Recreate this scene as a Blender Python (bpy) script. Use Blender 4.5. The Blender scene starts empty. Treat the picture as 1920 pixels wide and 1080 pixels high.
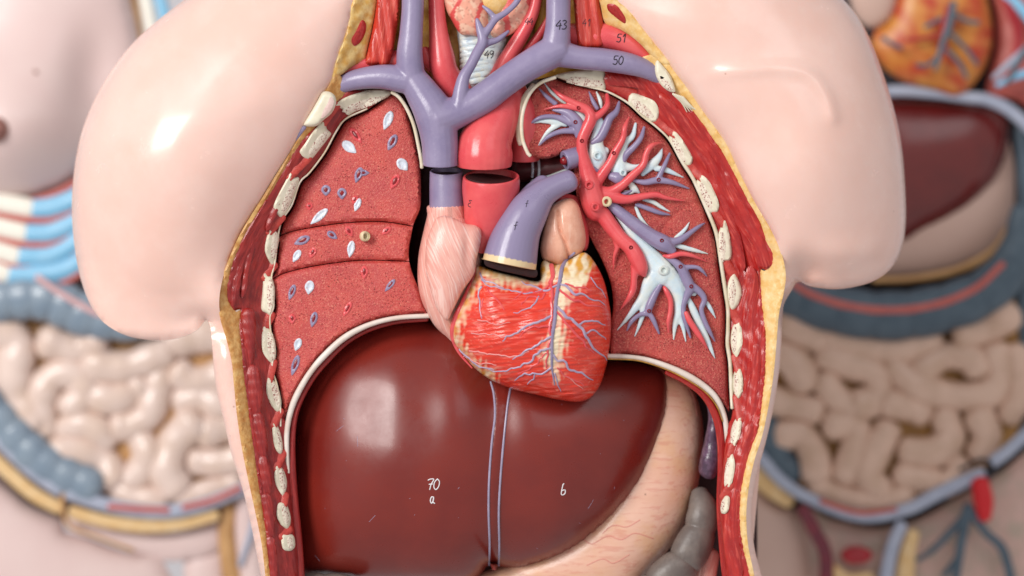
import bpy, bmesh, math, random
import numpy as np
from mathutils import Vector, geometry
from mathutils.bvhtree import BVHTree
random.seed(7); rng = np.random.default_rng(7)
R = math.radians
SC = bpy.context.scene
COL = SC.collection
# ---------------------------------------------------------------- camera, world, lamps
S = 0.00027            # metres per photo pixel in the plane of the cut chest
D = 1.2                # camera distance to that plane
cam_d = bpy.data.cameras.new('camera'); cam = bpy.data.objects.new('camera', cam_d); COL.objects.link(cam)
cam.location = (0, -D, 0); cam.rotation_euler = (R(90), 0, 0)
cam_d.sensor_width = 36; cam_d.lens = 36*D/(1920*S); cam_d.clip_start = .02; cam_d.clip_end = 50
cam_d.dof.use_dof = True; cam_d.dof.focus_distance = D-.004; cam_d.dof.aperture_fstop = 3.4
SC.camera = cam
w = bpy.data.worlds.new('World'); SC.world = w; w.use_nodes = True
bg = w.node_tree.nodes['Background']; bg.inputs[0].default_value = (1.0, .975, .975, 1); bg.inputs[1].default_value = .56
def area(name, loc, target, sx, sy, power, col):
    l = bpy.data.lights.new(name, 'AREA'); l.shape = 'RECTANGLE'; l.size = sx; l.size_y = sy; l.energy = power; l.color = col
    o = bpy.data.objects.new(name, l); COL.objects.link(o); o.location = loc
    o.rotation_euler = (Vector(target)-Vector(loc)).to_track_quat('-Z', 'Y').to_euler(); return o
area('window_light', (-1.42, -1.75, .92), (0, 0, 0), 1.0, 1.0, 49, (1, .975, .94))
area('fill_light', (.95, -2.2, 1.5), (0, 0, 0), 1.5, 1.1, 7, (.95, .97, 1))  # fill lamp added from the right front
SC.view_settings.view_transform = 'Standard'; SC.view_settings.look = 'None'
SC.view_settings.exposure = 0.03; SC.view_settings.gamma = 1
SC.cycles.max_bounces = 6; SC.cycles.diffuse_bounces = 3

# ---------------------------------------------------------------- geometry helpers
def W(P):
    """(n,3) of photo x, photo y, height towards the viewer in pixels -> world metres"""
    P = np.asarray(P, float).reshape(-1, 3)
    y = -P[:, 2]*S; k = S*(1+y/D)
    return np.stack([(P[:, 0]-960)*k, y, (540-P[:, 1])*k], 1)
def catmull(P, step, closed=False):
    P = np.asarray(P, float)
    if len(P) < 3 and not closed:
        n = max(2, int(np.linalg.norm(P[1]-P[0])/step)+1)
        t = np.linspace(0, 1, n)[:, None]; return P[0]*(1-t)+P[1]*t
    Q = np.vstack([P[-1], P, P[0], P[1]]) if closed else np.vstack([2*P[0]-P[1], P, 2*P[-1]-P[-2]])
    out = []
    for i in range(1, len(Q)-2):
        a, b, c, d = Q[i-1], Q[i], Q[i+1], Q[i+2]
        n = max(1, int(round(np.linalg.norm((c-b)[:2])/step)))
        t = np.arange(n)[:, None]/n
        out.append(.5*(2*b+(c-a)*t+(2*a-5*b+4*c-d)*t*t+(3*b-a-3*c+d)*t**3))
    if not closed: out.append(Q[-2][None])
    return np.vstack(out)
def inside(P, poly):
    x, y = P[:, 0][:, None], P[:, 1][:, None]
    a, b = poly, np.roll(poly, -1, 0)
    c = ((a[:, 1] > y) != (b[:, 1] > y)) & (x < (b[:, 0]-a[:, 0])*(y-a[:, 1])/(b[:, 1]-a[:, 1]+1e-12)+a[:, 0])
    return c.sum(1) % 2 == 1
def dist(P, line, closed=False):
    """distance and arc length of the nearest point on a polyline"""
    A = np.asarray(line, float)[:, :2]; B = np.roll(A, -1, 0)
    if not closed: A, B = A[:-1], B[:-1]
    L = np.linalg.norm(B-A, axis=1); cum = np.concatenate([[0], np.cumsum(L)])[:-1]
    dd = np.empty(len(P)); ll = np.empty(len(P)); e = B-A; e2 = (e**2).sum(1)+1e-9
    for i in range(0, len(P), 2000):
        q = P[i:i+2000, None, :2]-A[None]
        t = np.clip((q*e).sum(2)/e2, 0, 1)
        r = q-t[..., None]*e; d2 = (r**2).sum(2); k = d2.argmin(1); j = np.arange(len(k))
        dd[i:i+2000] = np.sqrt(d2[j, k]); ll[i:i+2000] = cum[k]+t[j, k]*L[k]
    return dd, ll
def tri(outline, step, smooth=True, holes=()):
    """boundary-true triangle mesh of an outline; returns verts, tris, number of boundary verts"""
    loops = [catmull(o, step, True) if smooth else densify(o, step) for o in (outline,)+tuple(holes)]
    lo, hi = loops[0].min(0), loops[0].max(0)
    ys = np.arange(lo[1], hi[1], step*.87)
    g = [np.stack([np.arange(lo[0]+(i % 2)*step*.5, hi[0], step), np.full(len(np.arange(lo[0]+(i % 2)*step*.5, hi[0], step)), y)], 1) for i, y in enumerate(ys)]
    G = np.vstack(g) if g else np.zeros((0, 2))
    G = G[inside(G, loops[0])]
    for h in loops[1:]: G = G[~inside(G, h)]
    for l in loops:
        if len(G): G = G[dist(G, l, True)[0] > step*.6]
    B = np.vstack(loops); V = np.vstack([B, G]); E = []; k = 0
    for l in loops:
        n = len(l); E += [(k+i, k+(i+1) % n) for i in range(n)]; k += n
    vs, es, fs, ov, _, _ = geometry.delaunay_2d_cdt([Vector(v) for v in V], E, [], 0, 1e-5)
    V2 = np.array([v[:] for v in vs]); T = np.array(fs)
    c = V2[T].mean(1); m = inside(c, loops[0])
    for h in loops[1:]: m &= ~inside(c, h)
    return V2, T[m]
def densify(o, step):
    o = np.asarray(o, float); out = []
    for a, b in zip(o, np.roll(o, -1, 0)):
        n = max(1, int(round(np.linalg.norm(b-a)/step))); t = np.arange(n)[:, None]/n; out.append(a*(1-t)+b*t)
    return np.vstack(out)
def edges_of(T):
    E = np.vstack([T[:, [0, 1]], T[:, [1, 2]], T[:, [2, 0]]])
    s = np.sort(E, 1); u, inv, cnt = np.unique(s, axis=0, return_inverse=True, return_counts=True)
    return E[cnt[inv.ravel()] == 1]
def poisson(V, T, fixed, val, f):
    """solve -lap u = f on the mesh, u = val where fixed (cotangent weights, conjugate gradients)"""
    n = len(V); I = []; J = []; Wt = []; m = np.zeros(n)
    for a, b, c in ((0, 1, 2), (1, 2, 0), (2, 0, 1)):
        p, q, r = V[T[:, a]], V[T[:, b]], V[T[:, c]]
        u, v = p-r, q-r; cr = np.abs(u[:, 0]*v[:, 1]-u[:, 1]*v[:, 0])+1e-9
        ct = np.clip((u*v).sum(1)/cr, .02, 20)*.5
        I.append(T[:, a]); J.append(T[:, b]); Wt.append(ct); m += np.bincount(T[:, a], cr/6, n)
    I, J, Wt = map(np.concatenate, (I, J, Wt)); dg = np.bincount(I, Wt, n)+np.bincount(J, Wt, n)
    free = ~fixed
    A = lambda x: (dg*x-np.bincount(I, Wt*x[J], n)-np.bincount(J, Wt*x[I], n))
    x = np.where(fixed, val, 0.0); rhs = m*f
    r = (rhs-A(x))*free; z = r/np.maximum(dg, 1e-9); p = z.copy(); rz = (r*z).sum(); r0 = abs(rz)+1e-12
    for _ in range(900):
        q = A(p)*free; al = rz/((p*q).sum()+1e-30); x += al*p*free; r -= al*q
        z = r/np.maximum(dg, 1e-9); rn = (r*z).sum()
        if rn < 1e-10*r0: break
        p = z+rn/rz*p; rz = rn
    return np.maximum(x, 0)
def wob(P, scale, seed=0):
    """cheap smooth noise in [-1,1] over photo coordinates"""
    r = np.random.default_rng(seed); s = 0
    for k in range(7):
        a = r.uniform(0, 6.28); f = 2*math.pi/scale*r.uniform(.6, 1.7)
        s = s+np.sin(f*(P[:, 0]*math.cos(a)+P[:, 1]*math.sin(a))+r.uniform(0, 6.28))
    return s/3.5
ALL = {}
def make(name, V, F, mat, parent=None, colr=None, fl=None, sharp=45, px=True, closed=True):
    """mesh object from photo-space verts; parent is an Empty or mesh whose origin it shares"""
    Wv = W(V) if px else np.asarray(V)
    org = Vector((0, 0, 0)); q = parent
    while q is not None: org = org+q.location; q = q.parent
    if parent is None:
        lo, hi = Wv.min(0), Wv.max(0); org = Vector(((lo[0]+hi[0])/2, (lo[1]+hi[1])/2, lo[2]))
    me = bpy.data.meshes.new(name)
    me.from_pydata((Wv-np.array(org)).tolist(), [], [tuple(int(i) for i in f) for f in F])
    if colr is not None:
        c = np.ones((len(V), 4)); c[:, :3] = colr
        me.color_attributes.new('Col', 'FLOAT_COLOR', 'POINT').data.foreach_set('color', c.ravel())
    if fl is not None:
        c = np.zeros((len(V), 3)); c[:, :2] = fl
        me.attributes.new('fl', 'FLOAT_VECTOR', 'POINT').data.foreach_set('vector', c.ravel())
    bm = bmesh.new(); bm.from_mesh(me); bmesh.ops.recalc_face_normals(bm, faces=bm.faces); bm.to_mesh(me); bm.free()
    me.shade_smooth()
    if sharp: me.set_sharp_from_angle(angle=R(sharp))
    me.materials.append(mat)
    o = bpy.data.objects.new(name, me); COL.objects.link(o)
    if parent is not None: o.parent = parent
    else: o.location = org
    return o
def solid(name, V, T, h, mat, parent=None, back=-60, backmode='abs', **kw):
    """close a height sheet with side walls and a back"""
    n = len(V); be = edges_of(T); bv = np.unique(be)
    P = np.column_stack([V, h])
    hb = np.full(len(bv), float(back)) if backmode == 'abs' else h[bv]-back
    Q = np.column_stack([V[bv], np.minimum(hb, h[bv]-.5)])
    mp = {int(v): n+i for i, v in enumerate(bv)}
    F = [tuple(t) for t in T]
    for a, b in be: F.append((b, a, mp[int(a)], mp[int(b)]))
    nxt = {int(a): int(b) for a, b in be}; seen = set(); loops = []
    for s0 in nxt:
        if s0 in seen: continue
        l = []; k = s0
        while k not in seen: seen.add(k); l.append(mp[k]); k = nxt.get(k, s0)
        loops.append(l)
    if len(loops) == 1: F.append(tuple(loops[0][::-1]))
    for key in ('colr', 'fl'):
        if kw.get(key) is not None:
            a = np.asarray(kw[key], float); a = np.broadcast_to(a, (n, a.shape[-1])); kw[key] = np.vstack([a, a[bv]])
    return make(name, np.vstack([P, Q]), F, mat, parent, **kw)
def puff(name, outline, mat, parent=None, base=0, f=2.0, k=1.0, step=8, back=60, fixed=None, hfun=None, cfun=None, line=None, smooth=True, mul=None, **kw):
    V, T = tri(outline, step, smooth); b = np.unique(edges_of(T))
    fx = np.zeros(len(V), bool); fx[b] = True
    u = poisson(V, T, fx, 0, f); h = base+k*np.sqrt(u)
    if hfun is not None: h = h+hfun(V, h)
    dl = dist(V, line if line is not None else catmull(outline, step, True), line is None)
    return solid(name, V, T, h, mat, parent, back=back, backmode='rel', colr=None if cfun is None else cfun(V), fl=np.stack(dl, 1), **kw)
def slab(name, outline, mat, parent=None, h=0, rim=6, back=40, step=6, hfun=None, cfun=None, line=None, smooth=True, flip=False, **kw):
    """flat-faced slice with a rounded rim; h number or function of V"""
    V, T = tri(outline, step, smooth); bl = catmull(outline, step, True) if smooth else densify(outline, step)
    d, l = dist(V, bl, True); t = np.minimum(d/max(rim, .1), 1)
    H = (h(V) if callable(h) else np.full(len(V), float(h)))-rim*(1-np.sqrt(1-(1-t)**2))
    if hfun is not None: H = H+hfun(V, d)
    dl = np.stack(dist(V, line), 1) if line is not None else np.stack([d, l], 1)
    return solid(name, V, T, H, mat, parent, back=back, backmode='rel', colr=None if cfun is None else cfun(V), fl=dl, **kw)
def tube_geo(pts, seg=14, step=5, cap='round', squash=1.0, hollow=0, wave=None):
    """pts rows: x, y, h, r"""
    C = catmull(pts, step); C[:, 3] = np.maximum(C[:, 3], .4)
    if wave is not None: C[:, 3] *= wave(np.concatenate([[0], np.cumsum(np.linalg.norm(np.diff(C[:, :3], axis=0), axis=1))]))
    P = C[:, :3]; Tn = np.gradient(P, axis=0); Tn /= np.linalg.norm(Tn, axis=1)[:, None]+1e-9
    rings = []
    if cap == 'round':
        a = [(-math.cos(t), math.sin(t)) for t in (.35, .8, 1.2)]
        pre = [(P[0]+Tn[0]*C[0, 3]*c*.7, Tn[0], C[0, 3]*s) for c, s in a]
        post = [(P[-1]-Tn[-1]*C[-1, 3]*c*.7, Tn[-1], C[-1, 3]*s) for c, s in a[::-1]]
    else: pre, post = [], []
    R_ = pre+[(P[i], Tn[i], C[i, 3]) for i in range(len(P))]+post
    if hollow:
        p, t, r = R_[-1]
        R_ += [(p+t*1.5, t, r-1.2), (p+t*1.5, t, r*hollow+1), (p, t, r*hollow), (p-t*r*.8, t, r*hollow*.97)]
    V = []; F = []; up = np.array([0, 0, 1.0]); fl = []; ln = 0
    for i, (p, t, r) in enumerate(R_):
        if i == 0:
            if abs(t[2]) > .9: up = np.array([0, 1.0, 0])
        n = up-t*(up@t); n /= np.linalg.norm(n)+1e-9; up = n; b = np.cross(t, n)
        if i: ln += np.linalg.norm(p-R_[i-1][0])
        for k in range(seg):
            a = 2*math.pi*k/seg
            V.append(p+r*(math.cos(a)*n*squash+math.sin(a)*b)); fl.append((a*r, ln))
    m = len(R_)
    for i in range(m-1):
        for k in range(seg):
            a, b = i*seg+k, i*seg+(k+1) % seg; F.append((a, b, b+seg, a+seg))
    F.append(tuple(range(seg))[::-1]); F.append(tuple((m-1)*seg+k for k in range(seg)))
    return np.array(V), F, np.array(fl)
def tube(name, pts, mat, parent=None, cfun=None, **kw):
    s = kw.pop('sharp', 45)
    V, F, fl = tube_geo(pts, **kw)
    return make(name, V, F, mat, parent, fl=fl, sharp=s, colr=None if cfun is None else cfun(V))
def fuse(name, tubes, mat, parent=None, voxel=1.5, it=6, cfun=None, extra=(), disp=None, **kw):
    """several branches fused to one smooth sculpted surface"""
    V = []; F = []; k = 0
    for t in tubes:
        a, f, _ = tube_geo(t, **kw); V.append(a); F += [tuple(i+k for i in q) for q in f]; k += len(a)
    for a, f in extra: V.append(a); F += [tuple(i+k for i in q) for q in f]; k += len(a)
    me = bpy.data.meshes.new('tmp'); me.from_pydata(np.vstack(V).tolist(), [], F)
    o = bpy.data.objects.new('tmp', me); COL.objects.link(o)
    m = o.modifiers.new('r', 'REMESH'); m.mode = 'VOXEL'; m.voxel_size = voxel
    m = o.modifiers.new('s', 'SMOOTH'); m.iterations = it; m.factor = .5
    e = o.evaluated_get(bpy.context.evaluated_depsgraph_get()).to_mesh()
    n = len(e.vertices); P = np.empty(n*3); e.vertices.foreach_get('co', P); P = P.reshape(-1, 3)
    FF = [tuple(p.vertices) for p in e.polygons]
    bpy.data.objects.remove(o); bpy.data.meshes.remove(me)
    if disp is not None: P = disp(P)
    return make(name, P, FF, mat, parent, sharp=0, colr=None if cfun is None else cfun(P))
_bvh = {}
def bvh(o):
    if o.name not in _bvh:
        off = Vector((0, 0, 0)); q = o
        while q is not None: off = off+q.location; q = q.parent
        _bvh[o.name] = BVHTree.FromPolygons([v.co+off for v in o.data.vertices], [tuple(p.vertices) for p in o.data.polygons])
    return _bvh[o.name]
def land(hosts, x, y, dflt=0):
    """height of the topmost host surface seen at photo point x, y"""
    c = Vector((0, -D, 0)); p = Vector(W([[x, y, 0]])[0]); d = (p-c).normalized(); best = None
    for o in hosts:
        r = bvh(o).ray_cast(c+d*.2, d, 3)
        if r[0] is not None and (best is None or r[3] < best[1]): best = (-r[0].y/S, r[3])
    return best[0] if best else dflt
def ride(hosts, line, step=4, lift=0):
    """lay a line of (x,y,r) on the hosts -> rows x,y,h,r, smoothed"""
    C = catmull(line, step); h = []
    for x, y, r in C:
        h.append(land(hosts, x, y, h[-1] if h else 0))
    h = np.array(h)
    if len(h) > 4: h[1:-1] = (h[:-2]+h[1:-1]*2+h[2:])/4
    return np.column_stack([C[:, :2], h+lift, C[:, 2]])
def vein_on(name, hosts, line, mat, parent, lift=0, seg=8, step=4, squash=1):
    return tube(name, ride(hosts, line, step, lift), mat, parent, seg=seg, step=step, squash=squash)
def thing(name, label, cat, at=(0, 0, 0), group=None):
    o = bpy.data.objects.new(name, None); COL.objects.link(o); o.location = Vector(W([at])[0]); o.empty_display_size = .01
    o['label'] = label; o['category'] = cat
    if group: o['group'] = group
    return o
def tag(o, label, cat, group=None):
    o['label'] = label; o['category'] = cat
    if group: o['group'] = group
    return o

# ---------------------------------------------------------------- materials
def mat(name, col=(.8, .8, .8), col2=None, sz=30, sz2=None, amt=.6, lo=.35, hi=.65, rough=.4, rough2=None, bump=.0, bsz=6, use='obj', stretch=(1, 1, 1), attr=False, gate=(.38, .6),
        dots=None, lines=None, coat=0, spec=.5, sss=0, bstr=None, mott=None):
    m = bpy.data.materials.new(name); m.use_nodes = True; nt = m.node_tree; N = nt.nodes; L = nt.links; b = N['Principled BSDF']
    def node(t, **k):
        n = N.new(t)
        for a, v in k.items(): setattr(n, a, v)
        return n
    if use == 'fl':
        c = node('ShaderNodeAttribute', attribute_name='fl').outputs['Vector']; unit = 1.0
    else:
        c = node('ShaderNodeTexCoord').outputs['Object']; unit = 1/S
    mp = node('ShaderNodeMapping'); L.new(c, mp.inputs['Vector']); mp.inputs['Scale'].default_value = stretch
    oc = node('ShaderNodeTexCoord').outputs['Object']
    def noise(size, vec, det=4, rgh=.55, un=None):
        n = node('ShaderNodeTexNoise'); L.new(vec, n.inputs['Vector']); n.inputs['Scale'].default_value = (unit if un is None else un)/size
        n.inputs['Detail'].default_value = det; n.inputs['Roughness'].default_value = rgh; return n.outputs['Fac']
    def ramp(src, a, z):
        r = node('ShaderNodeMapRange'); r.interpolation_type = 'SMOOTHSTEP'; L.new(src, r.inputs[0]); r.inputs[1].default_value = a; r.inputs[2].default_value = z; return r.outputs[0]
    def scale(src, k):
        r = node('ShaderNodeMath', operation='MULTIPLY'); L.new(src, r.inputs[0]); r.inputs[1].default_value = k; return r.outputs[0]
    def mix(fac, a, bb):
        x = node('ShaderNodeMix', data_type='RGBA'); L.new(fac, x.inputs[0])
        for i, v in ((6, a), (7, bb)):
            if isinstance(v, tuple): x.inputs[i].default_value = (*v, 1)
            else: L.new(v, x.inputs[i])
        return x.outputs[2]
    cur = node('ShaderNodeAttribute', attribute_name='Col').outputs['Color'] if attr else (*col,)
    if not attr:
        rgb = node('ShaderNodeRGB'); rgb.outputs[0].default_value = (*col, 1); cur = rgb.outputs[0]
    if col2: cur = mix(scale(ramp(noise(sz, mp.outputs[0]), lo, hi), amt), cur, tuple(col2))
    if mott: cur = mix(scale(ramp(noise(mott[1], oc, 5, .6, 1/S), .4, .7), mott[2]), cur, tuple(mott[0]))
    hs = []
    if dots:                                   # dots: colour, cell size, radius, amount
        v = node('ShaderNodeTexVoronoi'); L.new(oc, v.inputs['Vector']); v.inputs['Scale'].default_value = 1/S/dots[1]
        nn = noise(dots[1]*5, oc, 3, .5, 1/S)
        s = node('ShaderNodeMath', operation='SUBTRACT'); s.inputs[0].default_value = 1; L.new(ramp(v.outputs['Distance'], dots[2]*.5, dots[2]), s.inputs[1])
        k = node('ShaderNodeMath', operation='MULTIPLY'); L.new(s.outputs[0], k.inputs[0]); L.new(ramp(nn, *gate), k.inputs[1])
        cur = mix(scale(k.outputs[0], dots[3]), cur, tuple(dots[0])); hs.append((scale(k.outputs[0], -1.0), .6))
    if lines:                                  # lines: colour, size across, stretch along, amount, threshold
        m2 = node('ShaderNodeMapping'); L.new(c, m2.inputs['Vector']); m2.inputs['Scale'].default_value = lines[2]
        nz = noise(lines[1], m2.outputs[0], 3, .6); cur = mix(scale(ramp(nz, lines[4], lines[4]+.12), lines[3]), cur, tuple(lines[0])); hs.append((nz, 1.0))
    L.new(cur, b.inputs['Base Color'])
    b.inputs['Roughness'].default_value = rough; b.inputs['Specular IOR Level'].default_value = spec
    rr = node('ShaderNodeMapRange'); L.new(noise(45, oc, 5, .65, 1/S), rr.inputs[0]); rr.inputs[1].default_value = .3; rr.inputs[2].default_value = .7
    rr.inputs[3].default_value = rough*.82; rr.inputs[4].default_value = (rough2 or rough*1.22); L.new(rr.outputs[0], b.inputs['Roughness'])
    if coat: b.inputs['Coat Weight'].default_value = coat; b.inputs['Coat Roughness'].default_value = .12
    if sss: b.inputs['Subsurface Weight'].default_value = sss; b.inputs['Subsurface Radius'].default_value = (1, .5, .35); b.inputs['Subsurface Scale'].default_value = .004
    if bump:
        h = noise(bsz, mp.outputs[0], 4, .6)
        for s, k in hs:
            a = node('ShaderNodeMath', operation='MULTIPLY_ADD'); L.new(s, a.inputs[0]); a.inputs[1].default_value = k; L.new(h, a.inputs[2]); h = a.outputs[0]
        bp = node('ShaderNodeBump'); L.new(h, bp.inputs['Height']); bp.inputs['Strength'].default_value = 1; bp.inputs['Distance'].default_value = bump*S
        L.new(bp.outputs[0], b.inputs['Normal'])
    return m
def hx(s):
    v = [int(s[i:i+2], 16)/255 for i in (0, 2, 4)]
    return tuple(x/12.92 if x <= .04045 else ((x+.055)/1.055)**2.4 for x in v)
# ---------------------------------------------------------------- materials of the front torso
PURP, REDV, BLUE = 0, 0, 0
m_skin = mat('skin_paint', hx('ebc5b9'), hx('e6baab'), sz=160, amt=.5, rough=.23, bump=.06, bsz=60, coat=.25, sss=.12, mott=(hx('f0cfc4'), 90, .4), dots=(hx('b98f80'), 75, .035, .7))
m_fat = mat('fat_paint', hx('e3b76e'), hx('eed09a'), sz=14, amt=.8, rough=.38, bump=1.1, bsz=7, mott=(hx('dfae62'), 40, .5))
m_fat_dark = mat('brown_fat_paint', hx('c48a48'), hx('dcb271'), sz=12, amt=.8, rough=.4, bump=1.6, bsz=6, mott=(hx('a8672c'), 30, .55))  # darker and browner fat tone for the left cut edge
m_musc = mat('muscle_paint', hx('b92a24'), hx('98181c'), sz=9, amt=.75, rough=.3, bump=1.5, bsz=7, use='fl', stretch=(1, .14, 1), rough2=.34, lines=(hx('de5e50'), 5, (1, .09, 1), .5, .54), mott=(hx('96191a'), 70, .45), coat=.2)
m_musc_shade = mat('muscle_paint_shaded', hx('a02824'), hx('7c1519'), sz=9, amt=.75, rough=.34, bump=1.8, bsz=7, use='fl', stretch=(1, .16, 1), lines=(hx('bb3f39'), 5, (1, .12, 1), .4, .55), coat=.15)  # darker copy of the muscle red, shade of the left rim put in
m_inter = mat('intercostal_paint', hx('c2443a'), hx('a82e28'), sz=10, amt=.7, rough=.38, bump=1.2, bsz=5)
m_bone = mat('bone_paint', hx('e9e2cc'), hx('d8cfb6'), sz=25, amt=.6, rough=.42, bump=.5, bsz=10, mott=(hx('bfb49a'), 40, .35))
m_marrow = mat('marrow_paint', hx('eae0cd'), hx('dcc6b4'), sz=8, amt=.7, rough=.5, bump=1.2, bsz=4, dots=(hx('9c3c42'), 3.6, .46, .85), gate=(.32, .55))
m_pleura = mat('pleura_paint', hx('e9e0cf'), hx('cdbd94'), sz=30, amt=.55, rough=.4, bump=.4, bsz=10, mott=(hx('b89a62'), 50, .35))
m_lung = mat('lung_paint', hx('ca5048'), hx('b94242'), sz=26, amt=.55, rough=.42, bump=1.5, bsz=3.4, dots=(hx('7c2228'), 4.6, .30, .8), lines=(hx('e58e78'), 3.0, (1, 1, 1), .6, .54), mott=(hx('b04045'), 70, .45))
m_lungr = mat('lung_paint_fine', hx('ca5048'), hx('b04240'), sz=30, amt=.5, rough=.42, bump=2.0, bsz=3.0, dots=(hx('7a2026'), 3.8, .33, .85), lines=(hx('e58e78'), 3.0, (1, 1, 1), .65, .53), mott=(hx('a2363c'), 90, .5))
m_purp = mat('vein_paint', hx('8b80a0'), hx('988dab'), sz=50, amt=.5, rough=.33, bump=.45, bsz=9, coat=.1, mott=(hx('7a7094'), 55, .55), dots=(hx('5f5676'), 13, .08, .6))
m_purp_s = mat('small_vein_paint', hx('8c81a0'), hx('a096b0'), sz=18, amt=.5, rough=.34, bump=.5, bsz=6)
m_redv = mat('artery_paint', hx('dc5056'), hx('e86a68'), sz=45, amt=.5, rough=.3, bump=.45, bsz=9, coat=.15, mott=(hx('cf3f47'), 60, .45))
m_blue = mat('airway_paint', hx('c3d8e4'), hx('dbe5e6'), sz=25, amt=.6, rough=.36, bump=.6, bsz=8, mott=(hx('e2dcc0'), 34, .45))
m_shade = mat('cavity_shade_paint', hx('3a1416'), hx('240b0d'), sz=60, amt=.6, rough=.6, bump=.6, bsz=20)  # near-black tone puts the shade of the deep cavity into the colour
m_lumen = mat('lumen_paint', hx('8c141c'), hx('5e0c14'), sz=8, amt=.6, rough=.28)
m_ochre = mat('ochre_paint', hx('b98a34'), hx('8f5e22'), sz=24, amt=.8, rough=.45, bump=1.2, bsz=9)
m_ink = mat('ink', hx('2b2330'), rough=.6)
m_chalk = mat('white_ink', hx('e8e4e6'), rough=.5)
m_cream = mat('cream_plastic', hx('e2d4b2'), hx('d2c090'), sz=8, amt=.5, rough=.35)
m_white = mat('white_vessel_paint', hx('d9e0ea'), hx('c2c8d8'), sz=6, amt=.6, rough=.4, bump=.5, bsz=4, dots=(hx('e6b8b0'), 7, .35, .5))

T = thing('torso_model', 'cream skinned open torso model in sharp focus with cut ribs and two shoulder stumps', 'torso model', (960, 1090, -100), 'anatomical torso models standing side by side')
def part(lbl, o):
    o['label'] = lbl; return o

CUTL = [(700, -90), (665, 0), (655, 50), (636, 105), (621, 152), (604, 178), (586, 213), (558, 262), (541, 292), (516, 332), (496, 366), (471, 406), (450, 442), (430, 487), (417, 525), (411, 565), (415, 600), (427, 640), (436, 680), (440, 720), (446, 780), (455, 840), (467, 900), (480, 960), (492, 1020), (499, 1080), (504, 1130)]
CUTR = [(1105, -90), (1136, -30), (1152, 0), (1182, 30), (1218, 76), (1246, 110), (1266, 138), (1288, 166), (1316, 207), (1340, 240), (1364, 276), (1386, 322), (1400, 350), (1419, 386), (1440, 421), (1457, 455), (1468, 490), (1472, 518), (1468, 550), (1459, 590), (1454, 650), (1448, 710), (1438, 770), (1427, 820), (1414, 860), (1404, 905), (1398, 960), (1401, 1020), (1412, 1075), (1420, 1130)]
cutl, cutr = catmull(CUTL, 8), catmull(CUTR, 8)
def skin_side(name, cut, sil, label, bumps, ridge=None):
    V, Tt = tri(np.vstack([cut, sil]), 9, smooth=False)
    b = np.unique(edges_of(Tt)); dc, lc = dist(V, cut); cl = dc < 1.0
    fx = np.zeros(len(V), bool); fx[b] = True
    val = np.where(cl, 118.0**2, 0.0)
    top = fx & (V[:, 1] < -115); fx[top] = False
    u = poisson(V, Tt, fx, val, 1.75); g = np.sqrt(u)-118; A_ = 26+92*np.clip((620-V[:, 1])/130, 0, 1); h = np.where(g < 0, g*A_/118, g)
    for (x, y, sx, sy, a, am) in bumps:
        c, s = math.cos(R(a)), math.sin(R(a)); dx, dy = V[:, 0]-x, V[:, 1]-y
        p, q = (dx*c+dy*s)/sx, (-dx*s+dy*c)/sy
        h = h+am*np.exp(-(p*p+q*q))*np.clip(u/80**2, 0, 1)
    if ridge: dr = dist(V, catmull(ridge, 8))[0]; h = h+7*np.exp(-(dr/12.)**2)*np.clip((V[:, 0]-1270)/150, 0, 1)**1.5
    h = h+7*(1-np.exp(-dc/7.))-6          # rolled lip of the shell
    o = solid(name, V, Tt, h, m_skin, T, back=170, backmode='rel'); return part(label, o)
SILL = catmull([(500, 1130), (490, 1080), (480, 1030), (466, 960), (450, 900), (434, 850), (420, 790), (408, 740), (402, 700), (398, 650), (394, 612), (386, 600), (370, 618), (340, 632), (296, 638), (240, 630), (196, 606), (170, 572), (152, 525), (141, 470), (135, 400), (138, 330), (150, 260), (175, 192), (212, 128), (262, 68), (345, 0), (430, -60), (520, -130)], 8)
SILR = catmull([(1440, 1130), (1427, 1075), (1415, 1030), (1410, 985), (1411, 940), (1419, 890), (1434, 835), (1449, 770), (1460, 700), (1465, 640), (1466, 600), (1470, 570), (1484, 545), (1497, 528), (1520, 537), (1560, 542), (1600, 538), (1640, 526), (1672, 502), (1690, 468), (1698, 420), (1697, 350), (1690, 270), (1675, 200), (1650, 122), (1622, 55), (1582, 0), (1510, -70), (1420, -130)], 8)
skin_side('skin_shell', cutl, SILL, 'left skin shell with bright glossy shoulder stump', [(300, 290, 130, 120, 0, 18), (430, 430, 60, 190, 25, -10), (440, 560, 70, 45, 0, 22), (420, 215, 150, 34, -14, 3), (395, 615, 55, 34, 0, -22)])
skin_side('skin_shell', cutr, SILR, 'right skin shell with shaded shoulder stump', [(1540, 300, 120, 150, 0, 30), (1420, 250, 70, 60, -20, -8), (1500, 515, 40, 40, 0, -34), (1570, 480, 80, 30, 0, 12), (1380, 90, 130, 40, 5, -4)], [(1270, 170), (1320, 146), (1390, 132), (1460, 128), (1515, 138), (1548, 175), (1562, 220)])

def wall_h(V):
    V = np.atleast_2d(np.asarray(V, float)); dl = dist(V, cutl)[0]; dr = dist(V, cutr)[0]
    return -5-np.minimum(.68*np.minimum(dl, dr), 52)
def rel(amp, sz, seed=0, s2=None):
    return lambda V, d: amp*wob(V, sz, seed)*np.clip(d/8, 0, 1)
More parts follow.
